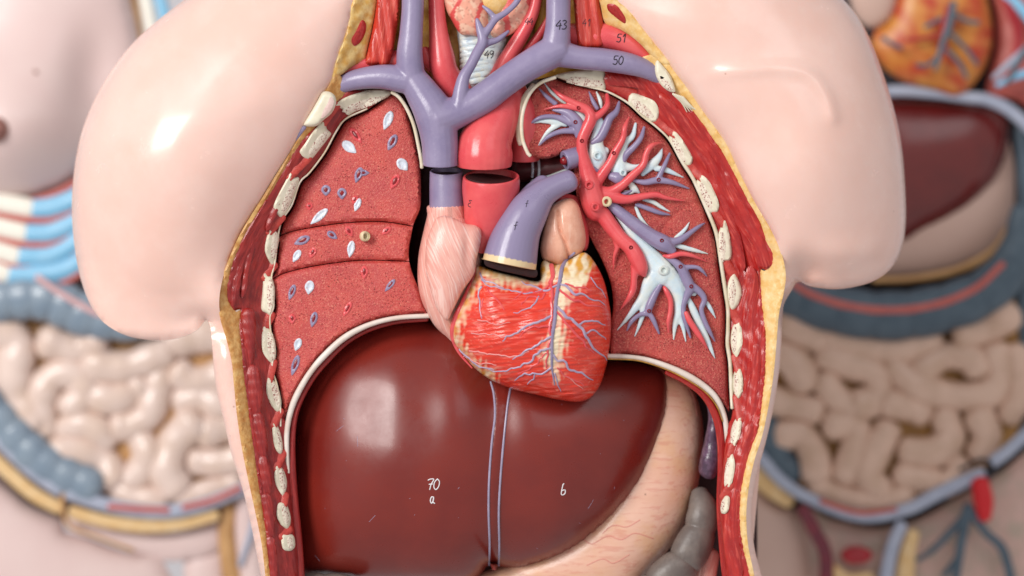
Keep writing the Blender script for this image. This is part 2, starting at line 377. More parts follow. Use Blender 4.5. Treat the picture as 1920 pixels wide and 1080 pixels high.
# muscle outlines (outer edge next to the fat, inner edge at the pleura)
ML = [(650, 168), (618, 205), (592, 235), (564, 264), (545, 294), (521, 334), (500, 369), (475, 409), (455, 444), (436, 488), (427, 522), (424, 555), (431, 572), (439, 584), (450, 580), (447, 612), (451, 650), (455, 700), (463, 760), (472, 830), (482, 900), (491, 960), (500, 1020), (508, 1075), (516, 1130)]
MR = [(1140, 128), (1200, 140), (1236, 148), (1258, 164), (1277, 183), (1303, 210), (1331, 248), (1358, 288), (1381, 330), (1403, 373), (1425, 413), (1440, 453), (1451, 478), (1449, 497), (1437, 507), (1428, 504), (1428, 525), (1431, 573), (1437, 625), (1437, 687), (1434, 725), (1423, 806), (1409, 843), (1393, 904), (1389, 974), (1396, 1030), (1408, 1080), (1412, 1130)]
PL = [(735, 172), (690, 205), (650, 224), (632, 248), (610, 288), (582, 325), (564, 343), (549, 385), (530, 415), (523, 446), (517, 495), (511, 520), (513, 545), (515, 575), (508, 596), (510, 625), (517, 655), (512, 690), (521, 722), (527, 755), (528, 800), (534, 850), (540, 900), (548, 980), (556, 1040), (560, 1130)]
PR = [(1041, 143), (1064, 153), (1106, 163), (1140, 172), (1177, 192), (1206, 218), (1232, 238), (1256, 262), (1281, 304), (1299, 332), (1310, 355), (1328, 396), (1340, 425), (1346, 447), (1352, 486), (1357, 520), (1362, 552), (1366, 580), (1366, 617), (1365, 646), (1370, 680), (1372, 730), (1374, 765), (1368, 800), (1360, 850), (1352, 900), (1346, 960), (1352, 1040), (1362, 1130)]
ml, mr, pl, pr = (catmull(x, 6) for x in (ML, MR, PL, PR))
# fat bands lie between the shell and the muscle
def band(name, a, b, mt, label, **kw):
    o = slab(name, np.vstack([a, b[::-1]]), mt, T, smooth=False, **kw)
    if label: part(label, o)
    return o
outl = [(x-1.5, y) for x, y in catmull(CUTL, 6)]; outr = [(x+1.5, y) for x, y in catmull(CUTR, 6)]
band('fat_layer', [p for p in outl if p[1] > 120], [(x+4, y+1) for x, y in ml], m_fat_dark, 'brown amber fat layer along the left cut edge', h=lambda V: wall_h(V)+3, rim=2, back=50, step=5, hfun=rel(1.2, 14, 1))
band('fat_layer', [p for p in outr if p[1] > 95], [(x-4, y+1) for x, y in mr], m_fat, 'pale yellow fat layer along the right cut edge', h=lambda V: wall_h(V)+3, rim=2, back=50, step=5, hfun=rel(1.2, 14, 2))
inl = np.vstack([catmull([(560, 1130), (558, 1040), (551, 980), (545, 900), (541, 850), (537, 790)], 6), pl[::-1][(pl[::-1][:, 1] < 780)]])
def fib(V, d):
    s = dist(V, cutl)[0]; return (.8*np.sin(s/3.4+wob(V, 90, 3)*4)+1.2*wob(V, 30, 4)+.5*wob(V, 10, 41))*np.clip(d/6, 0, 1)
def fibr(V, d):
    s = dist(V, cutr)[0]; return (.9*np.sin(s/4.2+wob(V, 80, 5)*4)+1.6*wob(V, 34, 6)+.4*wob(V, 11, 7))*np.clip(d/6, 0, 1)
o = slab('muscle_wall', np.vstack([ml, inl]), m_musc_shade, T, h=lambda V: wall_h(V)+5, rim=5, back=200, step=5, hfun=fib, line=cutl, smooth=False); part('red cut chest muscle with shade painted in, left of the opening', o)
inr = np.vstack([catmull([(1372, 1130), (1358, 1040), (1350, 960), (1353, 900), (1358, 850), (1362, 800)], 6), pr[::-1][(pr[::-1][:, 1] < 790)]])
o = slab('muscle_wall', np.vstack([mr, inr]), m_musc, T, h=lambda V: wall_h(V)+5, rim=5, back=200, step=5, hfun=fibr, line=cutr, smooth=False); part('bright red cut chest muscle on the right of the opening', o)
# scalloped slips of muscle down the left, lobed pectoral edge
for a in ([(452, 585), (476, 583), (480, 640), (472, 688), (459, 690), (453, 640)], [(459, 692), (482, 688), (494, 740), (486, 776), (470, 774), (460, 735)], [(470, 778), (492, 776), (503, 830), (497, 858), (481, 856), (473, 815)],
          [(482, 860), (500, 858), (511, 905), (503, 930), (490, 925), (484, 890)], [(490, 930), (507, 930), (516, 985), (511, 1010), (498, 1004), (492, 965)], [(499, 1010), (515, 1012), (520, 1060), (520, 1110), (508, 1110), (501, 1050)]):
    puff('muscle_slip', a, m_musc_shade, T, base=float(wall_h([np.mean(a, 0)])[0])+5, f=1.6, k=.55, step=4, back=30, hfun=lambda V, h: .5*np.sin(V[:, 1]/3.), line=cutl)
for a in ([(448, 478), (460, 470), (452, 520), (446, 560), (436, 575), (430, 566), (432, 530)], [(500, 385), (520, 372), (490, 430), (468, 500), (462, 545), (452, 555), (456, 500), (470, 440)], [(540, 335), (556, 318), (528, 380), (505, 430), (498, 425), (515, 375)]):
    puff('muscle_bundle', a, m_musc_shade, T, base=float(wall_h([np.mean(a, 0)])[0])+6, f=1.6, k=.5, step=4, back=30, hfun=lambda V, h: .5*np.sin(V[:, 1]/3.3), line=cutl)
for a in ([(1360, 300), (1385, 345), (1415, 405), (1440, 462), (1448, 485), (1440, 500), (1428, 496), (1412, 455), (1385, 395), (1362, 345)], [(1240, 175), (1268, 192), (1310, 240), (1345, 300), (1335, 305), (1300, 262), (1262, 215), (1238, 190)],
          [(1310, 262), (1330, 290), (1362, 360), (1386, 430), (1398, 500), (1388, 500), (1372, 440), (1345, 360)], [(1140, 138), (1190, 142), (1238, 160), (1262, 190), (1240, 186), (1200, 166), (1140, 158)],
          [(1400, 505), (1420, 515), (1424, 590), (1428, 650), (1416, 640), (1404, 580)], [(1412, 650), (1428, 655), (1427, 730), (1418, 790), (1408, 780), (1410, 710)], [(1398, 800), (1416, 800), (1402, 860), (1390, 920), (1384, 900), (1390, 850)], [(1372, 930), (1386, 925), (1384, 990), (1394, 1060), (1384, 1100), (1374, 1020)]):
    puff('muscle_bundle', a, m_musc, T, base=float(wall_h([np.mean(a, 0)])[0])+6, f=1.2, k=.42, step=4, back=30, hfun=lambda V, h: .5*wob(V, 20, 9), line=cutr)
# ribs
m_bone.node_tree.nodes['Bump'].inputs['Distance'].default_value = .2*S
RL = [[(628, 199), (647, 183), (688, 170), (716, 167), (732, 172), (728, 181), (700, 195), (665, 210), (652, 216), (641, 204)],
      [(607, 227), (586, 248), (572, 269), (562, 285), (574, 298), (584, 298), (597, 283), (615, 260), (621, 250), (613, 242)],
      [(543, 329), (530, 350), (517, 375), (515, 388), (528, 403), (534, 400), (543, 387), (556, 357), (559, 338), (550, 337)],
      [(505, 432), (497, 461), (500, 477), (512, 493), (518, 474), (523, 451), (521, 440), (512, 436)],
      [(495, 518), (492, 549), (490, 576), (500, 583), (507, 587), (514, 568), (515, 542), (510, 526), (502, 520)],
      [(494, 617), (491, 647), (495, 663), (510, 677), (517, 663), (515, 638), (507, 622)],
      [(503, 712), (500, 737), (510, 760), (522, 768), (527, 750), (520, 723), (511, 714)],
      [(512, 795), (512, 823), (518, 843), (528, 847), (529, 827), (522, 803)], [(517, 877), (515, 900), (523, 918), (532, 925), (538, 903), (532, 883), (524, 877)],
      [(522, 947), (519, 967), (527, 982), (540, 988), (545, 970), (538, 948), (530, 945)], [(528, 1005), (530, 1027), (543, 1031), (553, 1023), (551, 1006), (540, 1003)]]
RR = [[(1042, 142), (1064, 135), (1100, 131), (1131, 131), (1134, 150), (1133, 168), (1106, 162), (1064, 152)],
      [(1184, 174), (1205, 180), (1227, 190), (1235, 207), (1232, 226), (1222, 228), (1206, 217), (1190, 203), (1178, 191)],
      [(1265, 250), (1276, 258), (1287, 274), (1297, 294), (1291, 307), (1281, 303), (1266, 284), (1256, 262)],
      [(1317, 333), (1330, 342), (1339, 358), (1347, 380), (1342, 394), (1326, 393), (1314, 372), (1306, 348)],
      [(1358, 419), (1366, 436), (1372, 465), (1370, 482), (1360, 486), (1351, 484), (1345, 465), (1346, 445)],
      [(1377, 517), (1388, 535), (1391, 550), (1383, 570), (1371, 577), (1364, 555), (1366, 530)],
      [(1387, 607), (1392, 630), (1391, 647), (1380, 666), (1371, 648), (1371, 625), (1377, 610)],
      [(1387, 694), (1393, 712), (1392, 733), (1383, 744), (1374, 727), (1376, 702)], [(1389, 784), (1388, 815), (1376, 834), (1370, 815), (1376, 792)],
      [(1372, 853), (1378, 876), (1370, 910), (1359, 908), (1359, 885), (1364, 862)], [(1358, 932), (1368, 935), (1365, 958), (1353, 960), (1352, 945)]]
rng_i = 0
for side, ribs, mus, pw in (('l', RL, m_inter, pl), ('r', RR, m_inter, pr)):
    for i, rb in enumerate(ribs):
        A = np.array(rb, float); c = A.mean(0)
        if i > 1: e = np.linalg.eigh(np.cov((A-c).T))[1][:, 1]; A = c+(A-c)+np.outer((A-c)@e, e)*.14; rb = [tuple(p) for p in A]
        r = slab('rib', rb, m_bone, T, h=lambda V: wall_h(V)+10.5, rim=4, back=40, step=3.5, hfun=rel(.3, 18, i))
        # porous marrow face, on the lung side of the bone
        k = np.array([3.5 if side == 'l' else -4, 2 if i > 0 else 6]) if i else np.array([0, 6 if side == 'l' else 7])
        e = np.linalg.eigh(np.cov((A-c).T))[1][:, 1]; L_ = np.ptp((A-c)@e)*.38; n = np.array([-e[1], e[0]]); wd = np.ptp((A-c)@n)*.24
        q = [c+k+e*L_*math.cos(t)+n*wd*math.sin(t) for t in np.linspace(0, 2*math.pi, 12, endpoint=False)]
        slab('marrow', q, m_marrow, r, h=lambda V: wall_h(V)+11.6, rim=1.2, back=3, step=3)
        if i+1 < len(ribs):
            B = np.array(ribs[i+1], float); ctr = B.mean(0); a0 = A[np.argmax(((A-c)@(ctr-c)))]; b0 = B[np.argmin(((B-ctr)@(ctr-c)))]
            if i == 0 and side == 'r': a0 = np.array((1133., 150.))
            m = [(a0*(1-t)+b0*t) for t in (-.1, .25, .5, .75, 1.1)]
            tube('intercostal_muscle', [(p[0], p[1], wall_h([p])[0]+3.5, 9.5) for p, t in zip(m, (0, .25, .5, .75, 1))], mus, T, step=4, seg=14, squash=.45)
part('pleura', tube('pleura_line', [(x, y, wall_h([(x, y)])[0]+6.5, 1.7) for x, y in [(x-2, y-1) for x, y in PL[1:21]]], m_pleura, T, step=6, seg=8))
tube('pleura_line', [(x-1, y, wall_h([(x, y)])[0]+7, 2.0 if y < 300 else 3.6) for x, y in PR[1:-6]], m_pleura, T, step=6, seg=8)
tube('pleura_line', [(x, y, -20, 3.6) for x, y in [(735, 173), (748, 182), (763, 204), (776, 235), (785, 275), (790, 302), (791, 314)]], m_pleura, T, step=5, seg=10)
tube('pleura_line', [(x, y, -18, 3.6) for x, y in [(1041, 145), (1014, 155), (995, 173), (983, 200), (978, 230), (980, 262), (990, 288), (994, 292)]], m_pleura, T, step=5, seg=10)
tube('pleura_line', [(x, y, -34, 5) for x, y in [(1000, 160), (982, 185), (973, 220), (972, 255), (976, 270)]], m_pleura, T, step=5, seg=10)
# clavicle ends
o = slab('clavicle', [(604, 173), (618, 172), (628, 180), (630, 194), (622, 212), (608, 224), (594, 236), (573, 237), (568, 232), (580, 213), (594, 190)], m_bone, T, h=8, rim=9, back=50, step=4)
slab('marrow', [(620, 181), (626, 188), (623, 202), (612, 216), (602, 222), (606, 208), (614, 194)], mat('mauve_marrow', hx('c9a8a2'), hx('d8c2b8'), sz=8, amt=.5, rough=.45, bump=.5), o, h=9, rim=1, back=3, step=4)
o = slab('clavicle', [(1232, 113), (1240, 120), (1256, 140), (1264, 160), (1266, 172), (1256, 172), (1240, 160), (1230, 142), (1228, 124)], m_bone, T, h=2, rim=5, back=50, step=4)
slab('marrow', [(1237, 143), (1246, 146), (1256, 158), (1261, 168), (1254, 168), (1243, 158)], m_marrow, o, h=3, rim=1, back=3, step=4)
tube('tendon', [(570, 238, -4, 5), (552, 262, -8, 5), (536, 285, -12, 3)], m_purp_s, T, step=5)
for i in range(7):
    x = 1262+i*3; tube('tendon', [(x, 176+i, -3, 2.2), (x+16+i, 192+i*2, -9, 1.8), (x+26+i*2, 210-i, -13, .8)], m_bone, T, step=5, seg=8)
for pts in ([(668, 58), (678, 38), (686, 44), (685, 62), (675, 80), (664, 86), (659, 74)], [(1139, 8), (1152, 8), (1163, 17), (1172, 32), (1172, 44), (1160, 37), (1146, 26), (1139, 18)]):
    slab('muscle_section', pts, m_musc, T, h=lambda V: wall_h(V)+7, rim=2, back=12, step=3, hfun=rel(1.0, 6, 8))
# back of the cavity and the neck floor
slab('cavity_floor', [(500, 140), (1420, 140), (1420, 1140), (500, 1140)], m_shade, T, h=-290, rim=1, back=20, step=40, smooth=False)
slab('neck_fat', [(655, -100), (1190, -100), (1200, 110), (1000, 150), (850, 190), (660, 150)], m_ochre, T, h=-78, rim=4, back=60, step=10, hfun=rel(4, 30, 4), smooth=False)
slab('mediastinum', [(770, 150), (1010, 150), (1060, 300), (1110, 400), (1160, 600), (1150, 680), (800, 620), (770, 480)], m_shade, T, h=-160, rim=20, back=100, step=16, smooth=False)  # dark backing sheet, shade of the gaps around the heart painted in
# fat lobes flanking the neck
slab('fat_lobe', [(655, -90), (708, -90), (706, 0), (698, 50), (688, 95), (684, 112), (662, 124), (640, 140), (618, 150), (622, 110), (640, 50), (650, 0)], mat('amber_fat_paint', hx('d6a452'), hx('ecd292'), sz=18, amt=.85, rough=.36, bump=1.0, bsz=9, mott=(hx('b07a34'), 40, .5)), T, h=lambda V: wall_h(V)+4, rim=5, back=50, step=5, hfun=rel(1.4, 22, 3))
slab('fat_lobe', [(1112, -90), (1165, -60), (1200, 20), (1236, 76), (1262, 116), (1240, 122), (1222, 106), (1202, 84), (1180, 66), (1160, 54), (1135, 44), (1126, 10), (1116, -30)], m_fat, T, h=lambda V: wall_h(V)+5, rim=4, back=50, step=5, hfun=rel(1.0, 22, 5))
# neck: muscles, arteries, airway, thyroid
def strap(out, seed):
    return slab('neck_muscle', out, mat('strap_muscle_paint' if seed < 2 else 'strap_muscle_paint_b', hx('cc3a2c'), hx('b02a22'), sz=8, amt=.7, rough=.3, bump=1.2, bsz=6, use='fl', stretch=(1, .1, 1), lines=(hx('e0705a'), 4, (1, .06, 1), .6, .55), coat=.2) if seed in (1, 2) else m_musc, T, h=-22, rim=12, back=40, step=4,
                hfun=lambda V, d: 2.0*np.sin(V[:, 0]/3.1-V[:, 1]/22.)*np.clip(d/6, 0, 1), line=[(712 if seed == 1 else 1070, -100), (682 if seed == 1 else 1082, 120)])
strap([(712, -90), (753, -90), (751, 0), (745, 55), (730, 119), (708, 122), (686, 119), (690, 92), (704, 20)], 1)
strap([(1074, -90), (1120, -90), (1124, 0), (1131, 40), (1133, 84), (1112, 90), (1086, 86), (1079, 50)], 2)
tube('subclavian_artery', [(760, 112, -58, 20), (700, 118, -56, 20), (664, 124, -50, 20), (634, 138, -42, 12)], m_redv, T)
sub = tube('subclavian_artery', [(1050, 62, -60, 20), (1100, 70, -52, 26), (1140, 68, -46, 26), (1180, 84, -40, 20), (1214, 108, -34, 8)], m_redv, T)
tube('brachiocephalic_artery', [(818, -90, -48, 15), (818, 0, -46, 15), (822, 60, -44, 18), (828, 105, -42, 24), (836, 140, -44, 26), (870, 185, -56, 26), (905, 225, -60, 30)], m_redv, T, seg=20)
tube('subclavian_artery', [(795, 96, -60, 12), (805, 115, -58, 17), (828, 130, -55, 18)], m_redv, T)
car = tube('carotid_artery', [(1010, -90, -40, 11), (1005, 0, -40, 11), (988, 48, -42, 13), (962, 92, -46, 15), (940, 130, -54, 16), (925, 170, -62, 18)], m_redv, T, seg=18)
tube('carotid_artery', [(1030, 30, -60, 7), (1010, 66, -58, 8), (990, 92, -58, 8), (975, 110, -60, 8)], m_redv, T)
tube('spinal_muscle', [(1022, -90, -66, 14), (1018, 20, -66, 14), (1008, 70, -68, 8)], m_ochre, T)
def rings(V, d):
    return 2.6*np.abs(np.sin((V[:, 1]-.3*(V[:, 0]-900))/5.2))*np.clip(d/6, 0, 1)
m_ringp = mat('ring_paint', hx('bfd3e2'), hx('dfe6e4'), sz=16, amt=.7, rough=.36, bump=.5, bsz=6, mott=(hx('e4dcb8'), 22, .6))
tra = slab('trachea', [(861, -20), (950, -20), (952, 60), (948, 82), (938, 106), (930, 132), (910, 150), (880, 168), (868, 148), (862, 110)], m_blue, T, h=lambda V: -52-((V[:, 0]-905)/14)**2, rim=10, back=40, step=3.5, hfun=rings, cfun=None)
for i in range(9):
    y = 70+i*10.5; x0 = 862+max(0, y-140)*.6; x1 = 950-max(0, y-78)*.36
    tube('tracheal_ring', [(x0+3, y+3, -62, 5), (x0+(x1-x0)*.3, y-1, -53, 6), (x0+(x1-x0)*.7, y-5, -54, 6), (x1-3, y-7, -64, 5)], m_ringp, T, seg=12, squash=.55)
# thyroid gland: two lobes with painted bands
def thy_col(V):
    a = np.array(hx('eaa48c')); b = np.array(hx('d8524e')); g = np.array(hx('f0cdb2'))
    t = np.sin(V[:, 0]/7.5+V[:, 1]/38+wob(V, 60, 2)*1.2); c = np.where((t > .55)[:, None], b, a)
    n = wob(V, 22, 5); c = np.where(((n > .3) & (t <= .55))[:, None], g*.6+a*.4, c); n2 = np.abs(wob(V, 26, 8)) < .07
    return np.where((n2 & (t <= .55))[:, None], a*.72, c)
m_thy = mat('thyroid_paint', attr=True, rough=.35, bump=1.2, bsz=8)
puff('thyroid_gland', [(826, -60), (900, -70), (908, 0), (915, 30), (912, 66), (880, 66), (863, 63), (848, 40), (834, 8)], m_thy, T, base=-44, f=1.2, k=.7, step=3, back=20, cfun=thy_col)
puff('thyroid_gland', [(932, -60), (1000, -60), (999, 0), (988, 34), (968, 58), (945, 70), (926, 70), (920, 60), (930, 35), (938, 0)], m_thy, T, base=-44, f=1.0, k=.7, step=3, back=20, cfun=thy_col)
puff('larynx_cartilage', [(896, -50), (965, -50), (962, 0), (948, 18), (932, 28), (918, 22), (904, 8)], m_fat, T, base=-40, f=.9, k=.7, step=5, back=20)
# great veins, fused into one sculpted tree
VT = [[(770, -90, -8, 23), (774, 0, -6, 21), (771, 60, -6, 22), (768, 105, -8, 25), (772, 150, -12, 27)],
      [(598, 180, -44, 12), (632, 164, -34, 15), (665, 150, -24, 19), (715, 144, -16, 23), (765, 150, -12, 27)],
      [(768, 140, -12, 26), (792, 175, -10, 32), (815, 215, -8, 38), (824, 262, -8, 35), (826, 312, -8, 33)],
      [(822, 222, -6, 38), (862, 208, -4, 30), (905, 185, -2, 29), (942, 157, -2, 28), (985, 127, -4, 28), (1030, 101, -8, 30), (1050, 92, -10, 28)],
      [(1047, -90, -8, 25), (1047, 0, -8, 23), (1046, 50, -8, 24), (1042, 90, -10, 28)],
      [(1040, 98, -12, 27), (1085, 108, -12, 22), (1130, 112, -14, 22), (1175, 119, -18, 21), (1212, 130, -26, 18), (1250, 150, -36, 14)],
      [(860, 205, 8, 18), (868, 150, 8, 12), (883, 122, 6, 10), (894, 100, 2, 10), (905, 78, -4, 10), (900, 55, -8, 8), (894, 36, -10, 4)],
      [(903, 72, -6, 8), (919, 50, -8, 7), (930, 35, -10, 7), (950, 22, -10, 6), (971, 0, -12, 6), (985, -40, -14, 6)], [(929, 36, -12, 6), (918, 22, -12, 5), (905, 11, -14, 3)],
      [(900, 90, -8, 8), (914, 80, -10, 8), (930, 76, -12, 6), (942, 68, -12, 5), (954, 58, -14, 3)]]
def cutoff(y0, c):
    def f(P):
        P = P.copy(); l = y0+.17*(P[:, 2]+c); P[:, 1] = np.where((P[:, 1] > l) & (P[:, 1] > 270), l+(P[:, 1]-l)*.02, P[:, 1]); return P
    return f
gv = fuse('great_veins', VT, m_purp, T, voxel=2.0, it=7, seg=20, disp=cutoff(309, 8)); part('purple fused neck and chest veins above the heart', gv)
# aorta arch above the cut
arch = fuse('aortic_arch', [[(955, 170, -60, 30), (935, 215, -40, 40), (912, 262, -26, 50), (908, 290, -22, 54), (908, 306, -22, 53)], [(955, 175, -60, 34), (975, 215, -66, 34), (985, 262, -76, 30), (980, 320, -90, 28)]], m_redv, T, voxel=2.5, it=8, seg=24, disp=cutoff(311, 22)); part('red aortic arch cut flat above the heart', arch)
# ink numbers
G = {'4': [[(.62, 0), (.0, .62), (.85, .55)], [(.68, .3), (.6, 1)]], '3': [[(.1, .08), (.45, 0), (.7, .2), (.35, .45), (.75, .65), (.5, .95), (.05, .95)]], '9': [[(.75, .1), (.35, 0), (.05, .25), (.3, .5), (.72, .3), (.75, .1), (.7, .6), (.4, 1)]],
     '5': [[(.8, 0), (.25, .02), (.15, .42), (.55, .4), (.72, .7), (.45, .98), (.0, .9)]], '0': [[(.45, 0), (.1, .3), (.05, .75), (.35, 1), (.7, .7), (.75, .25), (.45, 0)]], '1': [[(.2, .3), (.55, 0), (.45, 1)]],
     '7': [[(.02, .12), (.3, .02), (.8, .04), (.5, .5), (.35, 1)], [(.2, .5), (.68, .48)]], 'a': [[(.65, .1), (.25, .05), (.05, .5), (.3, .9), (.6, .6), (.66, .12), (.6, .7), (.95, .92)]],
     'b': [[(.4, 0), (.3, .05), (.15, .85), (.35, 1), (.65, .85), (.6, .55), (.2, .62)]], 'f': [[(.75, .08), (.5, 0), (.4, .4), (.3, 1)], [(.1, .45), (.7, .4)]], 'g': [[(.7, .1), (.2, .05), (.5, .4), (.1, .5), (.1, .8), (.6, .95)]]}
def write(txt, hosts, x, y, size, mt, parent, wd=1.0, gap=.95, slant=.12, label=None):
    V = []; F = []; k = 0
    for i, ch in enumerate(txt):
        for st in G[ch]:
            L_ = [(x+(i*gap+px+slant*(1-py))*size*.68, y+py*size, wd) for px, py in st]
            if not land(hosts, L_[0][0], L_[0][1], None): continue
            a, f, _ = tube_geo(ride(hosts, L_, 1.5, .2), seg=6, step=1.5); V.append(a); F += [tuple(j+k for j in q) for q in f]; k += len(a)
    if V: return part(label or 'handwritten '+txt, make('lettering', np.vstack(V), F, mt, parent, sharp=0))
write('43', [gv], 1042, 38, 17, m_ink, T); write('50', [gv], 1149, 105, 16, m_ink, T); write('51', [sub], 1156, 64, 15, m_ink, T); write('49', [tra]+[x for x in T.children if x.name.startswith('tracheal')], 908, 95, 14, m_ink, T, .8); write('41', [x for x in T.children if x.name.startswith('neck_muscle')], 1092, 36, 13, m_ink, T, .6); write('44', [car], 984, 34, 12, m_ink, T, .7)
# ---------------------------------------------------------------- left-hand lung slice with sectioned vessels
LH = -48
LU = thing('lung', 'pink red lung slice with scattered white and purple vessel openings, left of heart', 'lung model', (650, 740, -80))
inner = lambda y0, y1: [p for p in catmull([(x+3, y+2) for x, y in PL], 6) if y0 < p[1] < y1]
med = catmull([(744, 178), (758, 198), (770, 235), (782, 280), (788, 320), (789, 365), (787, 392), (776, 418), (771, 440), (766, 470), (768, 495), (776, 520), (786, 545), (796, 578), (800, 590)], 6)
fis1 = catmull([(518, 448), (540, 436), (600, 424), (660, 417), (720, 416), (774, 424)], 6); fis2 = catmull([(508, 524), (540, 510), (600, 497), (680, 488), (767, 490)], 6)
arcL = catmull([(800, 588), (740, 592), (690, 604), (642, 628), (602, 664), (575, 698), (550, 742), (541, 765), (528, 800)], 6)
side_l = catmull([(x+3, y+2) for x, y in PL], 6); side_l = side_l[side_l[:, 0] < 742]
def cut(a, lo, hi): return a[(a[:, 1] > lo) & (a[:, 1] < hi)]
def lungh(V):
    d = np.minimum(dist(V, side_l)[0], 60); return LH-9*(1-d/60)**2+1.5*wob(V, 120, 3)
gap = .9
lobes = []
for nm, out in (('upper', np.vstack([cut(med, 0, 420), (fis1-[0, gap])[::-1], cut(side_l, 0, 444)[::-1]])),
                ('middle', np.vstack([fis1+[0, gap], cut(med, 428, 486), (fis2-[0, gap])[::-1], cut(side_l, 452, 520)[::-1]])),
                ('lower', np.vstack([fis2+[0, gap], cut(med, 494, 590), arcL, cut(side_l, 530, 795)[::-1]]))):
    o = slab('lobe', out, m_lung, LU, h=lungh, rim=7, back=170, step=6, smooth=False); lobes.append(part(nm+' lobe of the sliced lung', o))
tube('peg', [(684, 443, -56, 10), (684, 443, -34, 10), (685, 443, -33, 9.5)], m_cream, LU, seg=20, cap='flat', hollow=.55, step=3)
# openings: x, y, length, width, tail direction in degrees (0 right, 90 down), kind
OP = [(727, 226, 32, 15, 112, 'w'), (667, 254, 30, 11, 52, 'r'), (655, 276, 28, 17, 40, 'w'), (735, 267, 28, 14, 118, 'p'), (755, 309, 23, 18, 50, 'w'), (672, 328, 26, 13, 110, 'p'), (682, 324, 18, 11, 0, 'p'), (740, 341, 26, 12, 118, 'r'),
      (611, 357, 17, 16, 90, 'p'), (641, 363, 18, 16, 90, 'p'), (665, 375, 15, 7, 115, 'r'), (670, 384, 22, 11, 112, 'w'), (580, 387, 12, 10, 90, 'r'), (598, 406, 36, 13, 138, 'w'), (566, 451, 27, 14, 155, 'p'), (623, 441, 19, 12, 35, 'p'),
      (655, 434, 18, 10, 60, 'r'), (724, 433, 18, 8, 140, 'r'), (658, 467, 27, 13, 100, 'w'), (556, 480, 22, 12, 120, 'w'), (586, 474, 18, 9, 115, 'r'), (683, 511, 22, 10, 95, 'r'), (731, 535, 25, 9, 130, 'p'), (580, 539, 22, 16, 100, 'w'),
      (547, 548, 26, 11, 110, 'p'), (548, 598, 16, 10, 90, 'r'), (588, 599, 25, 12, 105, 'p'), (651, 580, 26, 8, 118, 'r'), (558, 646, 21, 13, 110, 'w'), (553, 685, 34, 12, 108, 'p')]
kinds = {'w': ((.72, .78, .85), m_white), 'p': (hx('9a8db8'), m_lumen), 'r': (hx('cf3a40'), m_lumen)}
for x, y, L_, wd, ang, kd in OP:
    L_ *= 1.1; wd = wd*1.12+(2.5 if kd == 'r' else 0); c, s = math.cos(R(ang)), math.sin(R(ang)); pts = []
    for t in np.linspace(0, 2*math.pi, 14, endpoint=False):
        u = math.cos(t)*.54; v = math.sin(t)*.5*(1-.55*max(0, u*2)**1.3); pts.append((x+(u*L_)*c-v*wd*s, y+(u*L_)*s+v*wd*c))
    A = np.array(pts); cc = A.mean(0); z = land(lobes, x, y, LH)
    mt = {'w': m_white, 'p': m_purp_s, 'r': m_redv}[kd]
    o = slab('vessel_opening', A, mt, LU, h=lambda V: lungh(V)+2.8, rim=1.6, back=6, step=2.4, hfun=lambda V, d: -2.2*np.clip((d-wd*.20)/2, 0, 1))
    if kd != 'w':
        q = cc+(A-cc)*np.array([.52, .52])-np.array([c, s])*L_*.05
        slab('lumen', q, m_lumen, o, h=lambda V: lungh(V)+2.4, rim=1, back=2, step=2)
# diaphragm rims
m_rimw = mat('rim_white_paint', hx('e4dad2'), hx('d5c4b8'), sz=30, amt=.6, rough=.38, bump=.4, bsz=10, mott=(hx('c9a890'), 40, .3))
DI = thing('diaphragm', 'white edged arched diaphragm rim curving over the liver', 'diaphragm model', (960, 880, -90))
part('left arch of the cut diaphragm', tube('diaphragm_rim', [(806, 592, -46, 4.5), (745, 596, -46, 4.5), (692, 609, -46, 5), (646, 633, -47, 6), (606, 669, -48, 6), (579, 702, -48, 5.5), (556, 742, -50, 6), (544, 775, -52, 5.5), (538, 810, -52, 5), (538, 850, -53, 4.5), (541, 886, -54, 2.5)], m_rimw, DI, seg=12))
tube('diaphragm_muscle', [(800, 598, -58, 5), (745, 603, -60, 5), (696, 616, -60, 5), (652, 640, -60, 5), (613, 676, -60, 6), (586, 709, -60, 6), (564, 748, -60, 6), (552, 785, -60, 6), (548, 830, -60, 6), (548, 890, -60, 8), (551, 950, -60, 10), (556, 1020, -60, 12), (563, 1130, -60, 12)], m_musc_shade, DI, seg=10)
part('right arch of the cut diaphragm', tube('diaphragm_rim', [(1130, 668, -46, 5), (1170, 669, -46, 5), (1210, 674, -46, 5), (1250, 687, -46, 6), (1290, 705, -46, 6.5), (1325, 728, -47, 6), (1345, 750, -48, 5.5), (1358, 780, -50, 5), (1363, 815, -50, 5), (1365, 855, -52, 3.5)], m_rimw, DI, seg=12))
tube('diaphragm_seam', [(1140, 673, -40, 1.4), (1195, 676, -40, 1.4), (1245, 691, -39, 1.4), (1285, 710, -39, 1.4), (1320, 733, -40, 1.4), (1343, 760, -42, 1.2), (1355, 790, -44, 1)], m_ochre, DI, seg=8)
tube('diaphragm_muscle', [(1250, 698, -58, 5), (1290, 718, -58, 6), (1322, 744, -58, 7), (1344, 785, -60, 8), (1352, 830, -60, 8), (1353, 880, -62, 8), (1351, 950, -62, 8), (1358, 1040, -62, 9), (1370, 1130, -62, 10)], m_musc, DI, seg=10)

